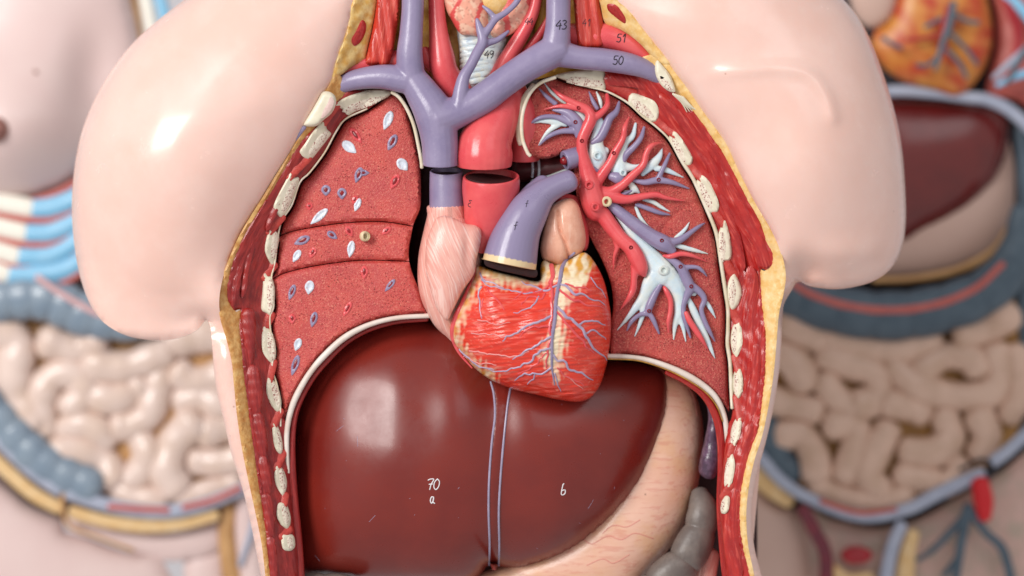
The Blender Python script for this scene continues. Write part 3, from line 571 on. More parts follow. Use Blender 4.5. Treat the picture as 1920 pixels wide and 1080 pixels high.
# ---------------------------------------------------------------- right-hand lung with the dissected vessel tree
LV = thing('lung', 'coral lung slice with raised red, purple and pale blue vessel tree, right of heart', 'lung model', (1230, 740, -80))
sr = catmull([(x-7, y+2) for x, y in PR], 6); sr = sr[(sr[:, 1] < 775)]
out = np.vstack([sr, catmull([(1366, 770), (1350, 748), (1326, 722), (1290, 699), (1250, 681), (1210, 668), (1170, 663), (1146, 664), (1146, 610), (1150, 570), (1145, 530), (1130, 490), (1112, 455), (1098, 425), (1092, 400), (1082, 370), (1078, 330), (1070, 300), (1060, 284), (1045, 292), (1022, 298), (998, 292), (986, 268), (981, 235), (985, 203), (997, 175), (1015, 156)], 6)])
def lrh(V):
    d = np.minimum(dist(V, sr)[0], 40); hub = np.exp(-(((V[:, 0]-1120)/60)**2+((V[:, 1]-370)/70)**2)); lo = np.exp(-(((V[:, 0]-1120)/30)**2+((V[:, 1]-460)/60)**2))
    f = catmull([(1318, 380), (1290, 384), (1266, 402), (1248, 422), (1236, 440)], 5); df = dist(V, f)[0]; f2 = catmull([(1118, 540), (1150, 530), (1175, 510), (1190, 500)], 5); d2 = dist(V, f2)[0]
    return LH-10*(1-d/40)**2-10*hub-6*lo+2*wob(V, 150, 6)-4*np.exp(-(df/4.)**2)-3*np.exp(-(d2/4.)**2)
lr = slab('lobe', out, m_lungr, LV, h=lrh, rim=6, back=180, step=5, smooth=False)
def lh1(x, y): return float(lrh(np.array([[x, y]], float))[0])
def vs(rows, lift, emb=.25):
    return [[(x, y, lh1(x, y)+lift*min(1, r/5)+r*emb, r*(.84 if r < 9 else .88)) for x, y, r in row] for row in rows]
BR = [[(1020, 155, 1.6), (1033, 172, 4), (1050, 186, 5), (1064, 196, 3)], [(1118, 172, 2.5), (1125, 188, 5), (1128, 206, 3)], [(1060, 205, 5), (1082, 212, 10), (1096, 230, 10)],
      [(985, 235, 1.5), (1012, 227, 5), (1040, 228, 8), (1062, 232, 8)], [(1050, 232, 7), (1031, 244, 6), (1019, 258, 4), (1009, 273, 1.5)], [(1125, 226, 11), (1122, 248, 13), (1118, 270, 16), (1120, 295, 22), (1112, 322, 12)], [(1120, 290, 20), (1138, 282, 8)],
      [(1192, 231, 3.5), (1186, 255, 7), (1172, 268, 9), (1164, 292, 13), (1160, 314, 19), (1162, 334, 16)], [(1160, 312, 16), (1185, 314, 8), (1202, 310, 4)],
      [(1242, 278, 2), (1235, 295, 8), (1222, 309, 10), (1204, 328, 5)], [(1230, 316, 7), (1247, 318, 7), (1264, 325, 5), (1282, 333, 2)], [(1178, 340, 7), (1190, 354, 8), (1199, 362, 3)], [(1172, 362, 7), (1186, 360, 5)],
      [(1206, 374, 4), (1225, 379, 5.5), (1241, 389, 4.5), (1258, 398, 1.5)], [(1192, 388, 4), (1200, 407, 5), (1212, 422, 4), (1226, 431, 1.5)],
      [(1147, 390, 4), (1168, 416, 8), (1186, 440, 12), (1206, 465, 16), (1225, 488, 22), (1240, 508, 27), (1245, 520, 26)],
      [(1232, 515, 24), (1218, 535, 18), (1208, 555, 13), (1194, 574, 9), (1177, 596, 5.5), (1156, 620, 1.5)], [(1212, 550, 12), (1206, 583, 8), (1200, 606, 5), (1190, 631, 2)],
      [(1250, 515, 24), (1266, 535, 19), (1273, 560, 14), (1273, 587, 11), (1266, 607, 7), (1263, 637, 2)], [(1272, 590, 9), (1280, 610, 6), (1286, 641, 2)],
      [(1290, 560, 6), (1297, 574, 8), (1307, 597, 9), (1321, 626, 8), (1333, 654, 5), (1341, 673, 1.5)], [(1325, 567, 5), (1333, 580, 5), (1342, 597, 1.8)], [(1270, 520, 10), (1290, 545, 8), (1303, 550, 7)],
      [(1258, 457, 6), (1282, 464, 6), (1305, 470, 5), (1328, 476, 1.8)], [(1266, 447, 5), (1283, 432, 5), (1293, 416, 1.8)]]
ao = fuse('bronchus', vs(BR, 3, .05), m_blue, LV, voxel=1.5, it=7, seg=12, step=4, squash=.65); part('pale blue bronchi under the lung vessels', ao)
VE = [[(1010, 165, 1.8), (1025, 181, 5), (1042, 195, 6)], [(1104, 171, 1.8), (1112, 190, 5), (1120, 204, 5)], [(1036, 206, 3), (1062, 210, 9), (1079, 225, 13), (1086, 242, 12), (1083, 256, 7)], [(987, 237, 1.8), (1012, 221, 5), (1040, 219, 6), (1070, 230, 9)],
      [(1011, 273, 1.8), (1027, 257, 5), (1050, 247, 6), (1078, 245, 8)], [(1161, 191, 3.5), (1156, 209, 7), (1143, 222, 9), (1135, 240, 10), (1125, 258, 10), (1110, 268, 6)],
      [(1208, 238, 3.5), (1202, 258, 6), (1190, 274, 7), (1175, 289, 8), (1170, 302, 5)], [(1256, 287, 3), (1247, 308, 5.5), (1239, 325, 6), (1233, 338, 8)], [(1187, 338, 4), (1210, 342, 7), (1233, 338, 8), (1260, 342, 6), (1293, 354, 2)],
      [(1193, 383, 5), (1218, 392, 6), (1237, 399, 5), (1257, 403, 1.8)], [(1136, 376, 9), (1168, 403, 13), (1195, 425, 15), (1222, 444, 17), (1247, 458, 18), (1262, 472, 9)], [(1240, 452, 12), (1264, 453, 9), (1280, 447, 8), (1295, 436, 6), (1310, 425, 4.5), (1322, 418, 1.8)],
      [(1252, 482, 6), (1275, 500, 10), (1288, 525, 12), (1294, 541, 11), (1287, 557, 8), (1281, 577, 6), (1285, 600, 6.5), (1295, 634, 2.5)], [(1293, 533, 9), (1312, 547, 8), (1321, 562, 7), (1315, 580, 6), (1322, 604, 6), (1331, 622, 5), (1341, 641, 1.8)],
      [(1280, 501, 6), (1306, 501, 5), (1318, 509, 4), (1326, 519, 1.5)], [(1240, 531, 6), (1229, 550, 8), (1219, 571, 9), (1214, 585, 8)], [(1214, 588, 7), (1200, 590, 5), (1184, 603, 5), (1175, 621, 1.8)], [(1218, 588, 6), (1226, 602, 6), (1236, 626, 2.5)],
      [(1146, 330, 10), (1160, 334, 14), (1170, 340, 8)], [(1112, 318, 10), (1120, 322, 7)], [(1165, 366, 6), (1185, 357, 3)]]
ve = fuse('pulmonary_vein', vs(VE, 7.5, .1), m_purp, LV, voxel=1.5, it=6, seg=12, step=4); part('lavender lung vessels', ve)
AR = [[(1032, 163, 1.8), (1052, 180, 6), (1077, 193, 8), (1100, 205, 10), (1108, 222, 13), (1098, 245, 13), (1091, 265, 12), (1093, 292, 13), (1100, 318, 17), (1108, 348, 24)], [(1020, 205, 1.8), (1050, 199, 5), (1078, 202, 7), (1098, 208, 7)],
      [(1138, 177, 4.5), (1139, 196, 6.5), (1127, 212, 8), (1112, 222, 9)], [(1180, 219, 2), (1172, 238, 6), (1168, 260, 7), (1154, 285, 9), (1143, 307, 10), (1127, 330, 12), (1112, 350, 14)],
      [(1241, 267, 2), (1222, 273, 6), (1212, 288, 7), (1206, 309, 8), (1186, 329, 9), (1164, 349, 10), (1143, 360, 12), (1118, 358, 14)], [(1118, 362, 16), (1146, 368, 14), (1174, 374, 10), (1206, 368, 8), (1231, 365, 7), (1250, 371, 5), (1285, 377, 1.6)],
      [(1106, 352, 26), (1114, 380, 28), (1118, 395, 24), (1131, 404, 18), (1147, 426, 17), (1164, 447, 16), (1183, 465, 17), (1195, 486, 18), (1204, 507, 14), (1208, 516, 6)], [(1192, 500, 12), (1189, 520, 8), (1187, 542, 8), (1179, 559, 6), (1162, 582, 1.6)],
      [(1156, 450, 9), (1157, 465, 6), (1152, 480, 4), (1150, 505, 1.6)], [(1245, 538, 4), (1250, 547, 6), (1257, 563, 6), (1257, 584, 6), (1253, 604, 5), (1254, 625, 2)], [(1286, 586, 5), (1292, 600, 7), (1305, 620, 7), (1317, 638, 5), (1328, 657, 1.6)],
      [(1243, 479, 3), (1256, 481, 6), (1277, 476, 6), (1300, 480, 4.5), (1326, 491, 1.6)], [(1280, 318, 1), (1240, 300, 1)]]
AR = AR[:-1]
aa = fuse('pulmonary_artery', vs(AR, 12, .15), m_redv, LV, voxel=1.5, it=6, seg=14, step=4); part('red lung vessels branching from the hub', aa)
trees = [ao, ve, aa]
for x, y, r, mt in [(1104, 347, 9, m_redv), (1116, 388, 9, m_redv), (1137, 378, 10, m_cream), (1244, 507, 10, m_blue), (1120, 292, 9, m_blue), (1168, 324, 7, m_blue)]:
    z = max(land(trees, x+a*r, y+b*r, -40) for a, b in ((0, 0), (.7, 0), (-.7, 0), (0, .7), (0, -.7))); z = min(z, land(trees, x, y, -20)+5); o = tube('peg_socket', [(x, y, z-6, r), (x, y, z+1, r), (x+.3, y, z+2, r*.92)], mt, LV, seg=18, cap='flat', hollow=.5, step=2)
for x, y in [(1085, 202), (1091, 264), (1151, 287), (1134, 222), (1079, 229), (1235, 337), (1192, 378), (1183, 464), (1241, 451), (1276, 500), (1296, 537), (1217, 583)]:
    z = land(trees, x, y, -20); tube('pin_hole', [(x, y, z-3, 4), (x, y, z+.2, 4), (x, y, z+.8, 3.6)], m_lumen, LV, seg=12, cap='flat', hollow=.5, step=2)
# cut ends of airway and vein at the root of the lung
tube('bronchus_stump', [(975, 320, -125, 22), (1015, 316, -118, 22), (1048, 312, -112, 22), (1062, 310, -108, 20)], mat('stump_paint', hx('6c3438'), hx('4c2226'), sz=20, amt=.6, rough=.4), LV, seg=20)
for x in (998, 1010, 1043, 1052): tube('cartilage_ring', [(x, 300, -98, 2.4), (x+1, 316, -95, 2.4), (x, 332, -99, 2.4)], m_white, LV)
tube('bronchus_stump', [(1000, 345, -95, 9), (1030, 338, -92, 10), (1062, 326, -88, 10)], m_blue, LV)
o = tube('vein_stump', [(1092, 290, -50, 17), (1075, 296, -44, 19), (1060, 301, -38, 19)], m_purp, LV, seg=20, cap='flat', hollow=.55)
tube('lumen', [(1066, 300, -46, 9), (1057, 302, -31, 8)], m_lumen, o, seg=12)

# ---------------------------------------------------------------- heart
HT = thing('heart', 'glossy red heart model with white fat, fine coronary vessels and purple and red stumps', 'heart model', (1000, 752, 0))
m_vent = mat('ventricle_paint', attr=True, rough=.24, bump=.8, bsz=5, stretch=(.16, 1, 1.1), coat=.35, lines=(hx('f0a48e'), 4, (.07, 1, 1), .25, .56))
LAD = [(1067, 484), (1053, 500), (1047, 525), (1042, 560), (1038, 600), (1036, 635), (1034, 662), (1040, 700), (1044, 725)]
RCA = [(893, 500), (882, 535), (866, 572), (852, 602), (848, 632), (862, 662), (885, 690), (915, 708)]
CV = {'v': [[(1035, 592, 2.6), (1015, 601, 2.4), (990, 611, 2.2), (972, 622, 1.8), (955, 628, 1.5), (943, 640, .8)], [(1034, 630, 2.4), (1016, 640, 2.2), (1000, 652, 2), (980, 660, 1.6), (962, 674, .8)], [(1034, 652, 2.2), (1008, 662, 2.2), (990, 680, 1.8), (965, 690, 1.4), (935, 697, 1.2), (915, 692, .8)],
            [(1045, 535, 2.4), (1020, 545, 2.2), (1002, 537, 2), (986, 532, 1.4), (980, 528, .8)], [(1020, 545, 1.6), (985, 550, 1.5), (950, 543, 1.2), (915, 536, 1), (900, 525, .8)], [(1010, 556, 1.6), (1000, 572, 1.4), (978, 583, 1), (962, 588, .7)],
            [(1048, 532, 2.2), (1066, 540, 2.6), (1080, 552, 2.6), (1094, 550, 1.8), (1106, 560, 1.6), (1120, 562, 1.2), (1134, 572, .8)], [(1045, 575, 2.6), (1060, 592, 3), (1080, 606, 3), (1098, 626, 3), (1106, 645, 2.6), (1122, 660, 1.8), (1136, 674, .9)],
            [(1084, 610, 2), (1100, 602, 2), (1118, 603, 1.6), (1134, 612, .9)], [(1098, 626, 1.6), (1112, 618, 1.6), (1124, 626, 1.3), (1137, 636, .8)], [(1036, 664, 2.4), (1044, 675, 2.2), (1060, 676, 2.2), (1066, 692, 2.2), (1085, 698, 2), (1100, 704, 1.6), (1112, 713, .8)],
            [(1033, 690, 2), (1018, 700, 1.8), (998, 700, 1.8), (980, 702, 1.5), (965, 712, .8)], [(1003, 700, 1.3), (1000, 712, 1.2), (990, 720, .7)], [(903, 538, 2), (897, 552, 1.4), (900, 575, 1.2), (905, 597, .7)], [(862, 655, 2.4), (880, 672, 2), (905, 688, 1.6), (925, 692, .8)],
            [(1108, 520, 1.2), (1116, 532, 1.2), (1128, 545, 1), (1136, 560, .7)], [(900, 512, 1.8), (906, 526, 1.8), (925, 532, 1.4), (945, 540, .8)], [(1040, 700, 1.6), (1046, 718, 1.3), (1052, 735, .7)]],
      'a': [[(1034, 498, 5), (1036, 514, 5), (1033, 530, 4)], [(1034, 528, 3.4), (1035, 560, 3), (1033, 590, 2.8), (1031, 625, 2.6), (1028, 655, 2), (1024, 690, 1.4)], [(1030, 535, 2.6), (1012, 548, 2.2), (990, 548, 2), (975, 552, 1.5), (965, 560, .8)], [(1022, 550, 2), (1014, 560, 1.8), (995, 556, 1.4), (975, 572, .8)],
            [(1046, 540, 2), (1070, 560, 2.4), (1092, 568, 2), (1110, 574, 1.4), (1128, 578, .8)], [(1044, 585, 2.2), (1064, 608, 2.2), (1085, 630, 2.2), (1100, 650, 1.8), (1112, 660, .8)], [(1060, 532, 1.8), (1078, 538, 1.8), (1096, 540, 1.2), (1108, 546, .8)],
            [(912, 540, 1.4), (925, 555, 1.4), (936, 570, 1.2), (943, 580, .7)], [(906, 560, 1.2), (902, 580, 1), (906, 595, .6)], [(1032, 612, 1.6), (1010, 612, 1.4), (990, 618, 1.2), (972, 632, .7)], [(1026, 660, 1.4), (1012, 672, 1.3), (1000, 688, 1.1), (970, 700, .7)], [(1045, 690, 1.2), (1062, 706, 1.2), (1080, 712, .9), (1096, 722, .6)]],
      'f': [[(880, 658, 1.5), (920, 664, 1.3), (960, 668, 1.2), (990, 660, .7)], [(870, 668, 1.3), (900, 680, 1.1), (930, 684, .7)], [(895, 600, 1), (930, 608, .9), (955, 606, .6)], [(884, 625, 1), (925, 628, .9), (950, 632, .6)], [(902, 520, 1.2), (918, 526, 1), (934, 524, .7)], [(1060, 705, 1), (1078, 715, .8), (1090, 730, .5)]]}
def vent_col(V):
    red = np.array(hx('e03a22')); dred = np.array(hx('cc2414')); cream = np.array(hx('efe0bf')); yel = np.array(hx('d79a2e')); pink = np.array(hx('f0b0a0'))
    n1 = wob(np.column_stack([V[:, 0]*.10, V[:, 1]+.12*(V[:, 0]-950)]), 12, 11); n2 = wob(np.column_stack([V[:, 0]*.22, V[:, 1]]), 9, 12); big = wob(V, 70, 13)
    c = red*(1-np.clip(.35+.4*n1, 0, 1)[:, None])+dred*np.clip(.35+.4*n1, 0, 1)[:, None]
    glint = np.exp(-(((V[:, 0]-925)/34)**2+((V[:, 1]-570)/36)**2)); st = np.clip((n2-.36+glint*.5)*.9, 0, .5)*np.clip(.4+.6*wob(V, 45, 14), 0, 1)*.7; c = c*(1-st[:, None])+pink*st[:, None]  # pink fibre streaks, with a window highlight painted in at upper left
    dl, ll = dist(V, catmull(LAD, 5)); side = V[:, 0] > np.interp(V[:, 1], [484, 560, 662, 740], [1067, 1042, 1034, 1044])
    wL = np.where(side, 24+10*np.sin((V[:, 1]-520)/26.)**2, 26*np.clip((V[:, 1]-560)/60, .25, 1)*(.75+.35*np.sin(V[:, 1]/17.)))
    wL = wL*np.clip((735-V[:, 1])/60, .15, 1)
    fr = wob(np.column_stack([V[:, 0]*1.5, V[:, 1]*.9]), 24, 15)*7+wob(np.column_stack([V[:, 0]*.25, V[:, 1]]), 10, 16)*4
    a = np.clip((wL-dl+fr)/20, 0, 1)
    dr, _ = dist(V, catmull(RCA, 5)); a2 = np.clip((22+fr-dr)/18, 0, 1)
    top = np.clip((np.interp(V[:, 0], [890, 930, 1010, 1060, 1140], [520, 545, 545, 535, 500])-V[:, 1]+fr)/22, 0, 1)
    a3 = np.clip((np.interp(V[:, 0], [1060, 1095, 1112, 1140], [550, 545, 505, 470])-V[:, 1]+fr)/14, 0, 1)*(V[:, 0] > 1050)
    k = np.maximum.reduce([a*.95, a2*.9, top*.95, a3]); yn = np.clip(.5+wob(V, 20, 17)*.9, 0, 1)*np.clip(np.maximum(1.2-dr/16, np.clip((528-V[:, 1])/22, 0, 1)), 0, 1)
    f = cream*(1-yn[:, None])+yel*yn[:, None]; g = np.clip(.3+.5*wob(V, 14, 18), 0, .6)[:, None]; f = f*(1-g*.35)+np.array(hx('c9a468'))*g*.35
    return c*(1-k[:, None])+f*k[:, None]
VO = [(896, 499), (930, 509), (968, 518), (1010, 527), (1013, 502), (1020, 488), (1042, 496), (1066, 487), (1090, 474), (1104, 478), (1120, 500), (1133, 528), (1141, 562), (1146, 600), (1144, 640), (1138, 680), (1127, 718), (1112, 741), (1096, 751), (1074, 753), (1040, 748), (1000, 739), (960, 729), (922, 713), (890, 690), (866, 662), (850, 640), (847, 610), (856, 580), (874, 548), (889, 518)]
seam = catmull([(850, 645), (880, 677), (925, 706), (985, 722), (1050, 735), (1110, 736)], 5)
vent = puff('ventricles', VO, m_vent, HT, base=-14, f=1.9, k=1, step=2.1, back=60, cfun=vent_col, hfun=lambda V, h: -1.6*np.exp(-(dist(V, seam)[0]/1.8)**2)+1.1*wob(np.column_stack([V[:, 0]*.12, V[:, 1]+.1*V[:, 0]]), 8, 11)*np.clip((h+14)/20, 0, 1)+2.2*wob(V, 60, 21)); part('red striped ventricles with cream fat patches', vent)
m_atr = mat('atrium_paint', hx('eab2a4'), hx('de968a'), sz=7, amt=.75, rough=.3, bump=1.3, bsz=9, use='fl', stretch=(1, .12, 1), lines=(hx('f6dbd2'), 4, (1, .04, 1), .55, .5), coat=.2, mott=(hx('d88a7c'), 60, .3))
ra = puff('right_atrium', [(806, 384), (868, 384), (872, 405), (886, 425), (900, 450), (905, 480), (898, 510), (886, 540), (870, 568), (858, 600), (852, 640), (838, 632), (816, 612), (800, 585), (788, 555), (783, 520), (785, 478), (793, 438), (801, 405)], m_atr, HT, base=-40, f=2.0, k=1, step=4, back=60, line=[(780, 380), (800, 440), (806, 500), (820, 560), (850, 640)])
AL = [(806, 396), (822, 440), (845, 490), (862, 530), (872, 590)]
au = puff('right_auricle', [(812, 420), (820, 408), (834, 404), (852, 409), (872, 419), (892, 423), (902, 433), (901, 455), (894, 485), (888, 515), (868, 545), (850, 580), (838, 600), (820, 580), (806, 540), (798, 500), (800, 455)], m_atr, HT, base=24, f=1.5, k=.74, step=3.5, back=70, line=AL, hfun=lambda V, h: -5*np.exp(-(((V[:, 0]-876)/9)**2+((V[:, 1]-470)/40)**2))); part('pink auricle flap of the heart', au)
sv_ = tube('vena_cava_stump', [(838, 410, -40, 34), (838, 385, -38, 33), (837, 350, -38, 32), (837, 326, -38, 31.5), (837, 322, -37, 31.5)], m_purp, HT, seg=26, cap='flat', hollow=.88); tube('lumen', [(837, 335, -38, 27), (837, 325, -37, 27)], m_shade, sv_, seg=22, cap='flat')  # dark disc in the mouth paints the shade inside the vein
tube('vena_cava_base', [(842, 430, -42, 36), (839, 405, -39, 35), (838, 388, -38, 33.4)], m_atr, HT, seg=22)
at = tube('aorta_stump', [(902, 470, -30, 26), (906, 440, -24, 34), (912, 415, -18, 43), (918, 385, -14, 50), (920, 355, -12, 54), (921, 340, -11, 54), (921, 332, -9, 53)], m_redv, HT, seg=30, cap='flat', hollow=.9, step=4); tube('lumen', [(920, 345, -12, 47), (921, 335, -10, 47)], m_shade, at, seg=26, cap='flat')  # dark disc below the rim paints the shade inside the aorta
ptc = lambda V: np.where((V[:, 1] > 474+(V[:, 0]-905)*.21)[:, None], np.array(hx('e0c79c')), np.array(hx('8b80a0')))
m_ptr = mat('trunk_paint', attr=True, rough=.3, bump=.35, bsz=9, coat=.15)
def ptcut(P):
    P = P.copy(); l = 484+.215*(P[:, 0]-904)+.02*P[:, 2]; P[:, 1] = np.where(P[:, 1] > l, l+(P[:, 1]-l)*.03, P[:, 1]); return P
pt = fuse('pulmonary_trunk', [[(950, 525, 12, 50), (956, 490, 12, 51), (964, 455, 12, 47), (975, 425, 12, 42), (994, 392, 10, 37), (1018, 364, 4, 27), (1045, 348, -2, 22), (1060, 342, -6, 21.5), (1068, 339, -8, 21)], [(985, 400, 4, 34), (1005, 370, -14, 30), (1020, 345, -30, 20)]], m_ptr, HT, voxel=2.2, it=5, seg=30, cfun=ptc, disp=ptcut); part('purple pulmonary trunk with cream cut base', pt)
slab('cut_gap_shade', [(910, 478), (925, 486), (965, 496), (1003, 502), (1004, 520), (968, 514), (930, 505), (909, 496)], mat('gap_shade_paint', hx('3c1014'), hx('240a0c'), sz=20, amt=.5, rough=.35), HT, h=12, rim=2, back=50, step=5)  # dark slab paints the shade in the slit under the trunk
la = puff('left_auricle', [(1013, 468), (1016, 440), (1022, 410), (1032, 388), (1050, 376), (1070, 372), (1084, 384), (1092, 410), (1098, 440), (1096, 464), (1084, 480), (1068, 486), (1050, 498), (1030, 492), (1018, 486)], mat('auricle_paint', hx('e8b096'), hx('d8947a'), sz=22, amt=.6, rough=.3, bump=.8, bsz=12, coat=.2, lines=(hx('f0c4ae'), 9, (1, 1, .2), .4, .54)), HT, base=-20, f=2.0, k=.95, step=3, back=60,
          hfun=lambda V, h: -8*np.exp(-(dist(V, catmull([(1046, 396), (1050, 430), (1060, 455), (1066, 482)], 4))[0]/3.5)**2)); part('peach left auricle with a fold', la)
puff('left_atrium', [(1040, 372), (1075, 366), (1092, 385), (1102, 420), (1104, 455), (1094, 470), (1070, 440)], m_redv, HT, base=-60, f=2, step=4, back=40)
hosts = [vent, la]
def coron(line, mt, name):
    C = catmull(line, 5); a = wob(C, 26, 5)*2.2*np.minimum(1, np.arange(len(C))/3.); b = wob(C, 22, 6)*2.0*np.minimum(1, np.arange(len(C))/3.); line = [(x+p, y+q, r) for (x, y, r), p, q in zip(C, a, b)]
    vein_on(name, hosts, line, mt, HT, seg=7, step=3, lift=.1)
tube('coronary_vein', ride(hosts, [(1077, 474, 2.6), (1067, 484, 3.4), (1055, 500, 4.2), (1050, 525, 4.0), (1043, 560, 3.6), (1040, 600, 3.8), (1035, 635, 3.4), (1035, 662, 3), (1035, 690, 2.2), (1040, 722, 1)], 3), m_purp_s, HT, seg=8, step=3)
tube('coronary_artery', ride([vent], [(892, 503, 3.5), (884, 530, 4), (868, 566, 4.6), (853, 600, 5.5), (849, 630, 5), (860, 660, 3), (885, 690, 1.5)], 4, 1), m_redv, HT, seg=8, step=4)
m_corv = mat('heart_vein_paint', hx('b0a0b8'), hx('9a8caa'), sz=14, amt=.6, rough=.35)
for k, mt, nm in (('v', m_corv, 'coronary_vein'), ('a', m_redv, 'coronary_artery'), ('f', mat('pale_vessel_paint', hx('e08a86'), hx('d8a0a0'), sz=8, amt=.5, rough=.35), 'coronary_branch')):
    for l in CV[k]: coron([(x, y, r*.95+.2) for x, y, r in l], mt, nm)
write('f', [pt], 962, 416, 15, m_ink, HT, .7, label='handwritten small letter on trunk'); write('f', [pt], 984, 376, 12, m_ink, HT, .6, label='faint second handwritten letter'); write('g', [at], 877, 375, 14, m_ink, HT, .7, label='handwritten mark on the aorta')

# ---------------------------------------------------------------- abdomen
m_liver = mat('liver_paint', hx('7a241c'), hx('6c1d18'), sz=90, amt=.6, rough=.30, rough2=.37, bump=.10, bsz=16, coat=.14, dots=(hx('c8a09a'), 44, .022, .5), mott=(hx('7c261a'), 120, .5))
LI = thing('liver', 'large glossy dark maroon liver model marked 70 a and b in white', 'liver model', (900, 1090, -60))
LO = [(566, 1076), (557, 1040), (551, 980), (549, 900), (553, 820), (565, 757), (590, 700), (632, 648), (690, 614), (760, 597), (850, 600), (950, 630), (1050, 665), (1150, 676), (1215, 684), (1246, 704), (1255, 742), (1251, 790), (1236, 840), (1206, 905), (1160, 960), (1100, 1013), (1050, 1042), (1000, 1060), (958, 1067), (918, 1060), (902, 1076), (880, 1090), (820, 1094), (700, 1090), (620, 1082)]
dent = catmull([(935, 640), (938, 760), (930, 900), (925, 1060)], 8)
def lvh(V, h):
    return -16*np.exp(-((V[:, 0]-936)/42)**2)+15*np.exp(-(((V[:, 0]-780)/200)**2+((V[:, 1]-985)/150)**2))+14*np.exp(-(((V[:, 0]-1080)/120)**2+((V[:, 1]-960)/130)**2))+5*np.exp(-(((V[:, 0]-850)/40)**2+((V[:, 1]-790)/80)**2))+3*wob(V, 170, 31)
lv = puff('liver_body', LO, m_liver, LI, base=-165, f=1.15, k=1.05, step=9, back=60, hfun=lvh)
rg = slab('falciform_band', [(918, 700), (948, 700), (952, 730), (946, 790), (940, 860), (936, 950), (935, 1058), (918, 1056), (917, 950), (919, 880), (926, 800), (927, 745)], m_liver, LI, h=lambda V: np.array([land([lv], x, y, -20) for x, y in V])+2.5, rim=2.5, back=6, step=5)
m_lig = mat('ligament_paint', hx('a59cb4'), hx('8f86a0'), sz=14, amt=.6, rough=.35, bump=.4, bsz=6)
for ln in ([(920, 716, 2.0), (926, 740, 2.2), (928, 780, 2.2), (922, 830, 2.2), (917, 900, 2.2), (916, 960, 2.2), (918, 1020, 2), (917, 1060, 1.8)], [(957, 728, 2.2), (951, 765, 2.2), (944, 830, 2.2), (938, 900, 2.2), (935, 960, 2.2), (936, 1020, 2), (935, 1060, 1.8)]):
    vein_on('falciform_edge', [rg, lv], ln, m_lig, LI, seg=8, step=6, lift=.4)
write('70', [lv], 801, 898, 20, m_chalk, LI, 1.1, gap=.85); write('a', [lv], 806, 931, 14, m_chalk, LI, 1.2); write('b', [lv], 1050, 907, 21, m_chalk, LI, 1.1)
r2 = np.random.default_rng(3); sv = []; sf = []; k = 0
for i in range(22):
    x, y = r2.uniform(590, 1220), r2.uniform(720, 1050); a = r2.uniform(0, 3.1); L_ = r2.uniform(1, 4) if i % 5 else r2.uniform(10, 22)
    if inside(np.array([[x, y]]), np.array(LO, float))[0]:
        v, f, _ = tube_geo(ride([lv], [(x, y, .3), (x+L_*.5*math.cos(a), y+L_*.5*math.sin(a), .4), (x+L_*math.cos(a), y+L_*math.sin(a), .4)], 3, -.15), seg=5, step=3); sv.append(v); sf += [tuple(j+k for j in q) for q in f]; k += len(v)
o = make('scratches', np.vstack(sv), sf, m_lig, LI, sharp=0); o['kind'] = 'stuff'
m_stom = mat('stomach_paint', hx('e2b098'), hx('ecc2ae'), sz=60, amt=.6, rough=.34, bump=.8, bsz=12, stretch=(.35, 1, 1), lines=(hx('cf8070'), 8, (.12, 1, 1), .4, .53), mott=(hx('dca464'), 80, .45), dots=(hx('6a4438'), 60, .045, .9), coat=.15)
st = puff('stomach', [(1215, 690), (1262, 700), (1290, 718), (1308, 750), (1318, 800), (1316, 860), (1306, 920), (1285, 980), (1250, 1035), (1210, 1085), (1180, 1130), (860, 1140), (880, 1085), (960, 1050), (1080, 980), (1160, 860), (1200, 760)], m_stom, None, base=-190, f=2.0, k=.9, step=9, back=50)
for ln in ([(1060, 1030), (1090, 1012), (1110, 1020), (1140, 1005), (1165, 1012), (1190, 1000), (1225, 1010)], [(1130, 1000), (1150, 985), (1175, 988), (1200, 975)], [(1285, 716), (1300, 745), (1307, 780)], [(1100, 1060), (1130, 1048), (1150, 1056), (1180, 1040)]): vein_on('surface_vein', [st], [(x, y, .9) for x, y in ln], mat('stomach_vein', hx('d98c80'), rough=.4), st, seg=6)
tag(st, 'peach stomach model with fine pink streaks curving below the liver', 'stomach model')
m_spl = mat('spleen_paint', hx('6a5068'), hx('4a3448'), sz=12, amt=.9, rough=.3, bump=1.5, bsz=14, coat=.2)
tag(puff('spleen', [(1320, 728), (1340, 750), (1352, 795), (1354, 840), (1349, 880), (1336, 898), (1318, 894), (1310, 876), (1322, 820), (1328, 780)], m_spl, None, base=-115, f=2.4, step=5, back=30, hfun=lambda V, h: 3*np.sin(V[:, 1]/9.)), 'small purple spleen model tucked beside the stomach', 'spleen model')
m_colon = mat('colon_paint', hx('7a706a'), hx('5c5350'), sz=30, amt=.6, rough=.4, bump=1.0, bsz=12)
hst = lambda s: .84+.20*np.abs(np.sin(s/22.))**.5
tag(tube('colon', [(1312, 925, -150, 20), (1318, 965, -140, 30), (1306, 1010, -135, 34), (1280, 1055, -130, 36), (1240, 1095, -130, 38), (1200, 1130, -130, 38)], m_colon, None, seg=24, step=3, wave=hst), 'grey ridged colon piece at the lower right of the stomach', 'colon model')
tag(tube('colon', [(540, 1120, -120, 34), (600, 1108, -110, 36), (660, 1118, -110, 36)], m_colon, None, seg=20, step=3, wave=hst), 'grey colon piece just under the lower left tip of the liver', 'colon model')
tag(tube('intestine', [(1330, 1040, -170, 20), (1322, 1075, -165, 22), (1316, 1130, -165, 22)], m_atr, None, seg=18), 'pinkish bowel end beside the grey colon at the bottom edge', 'intestine model')
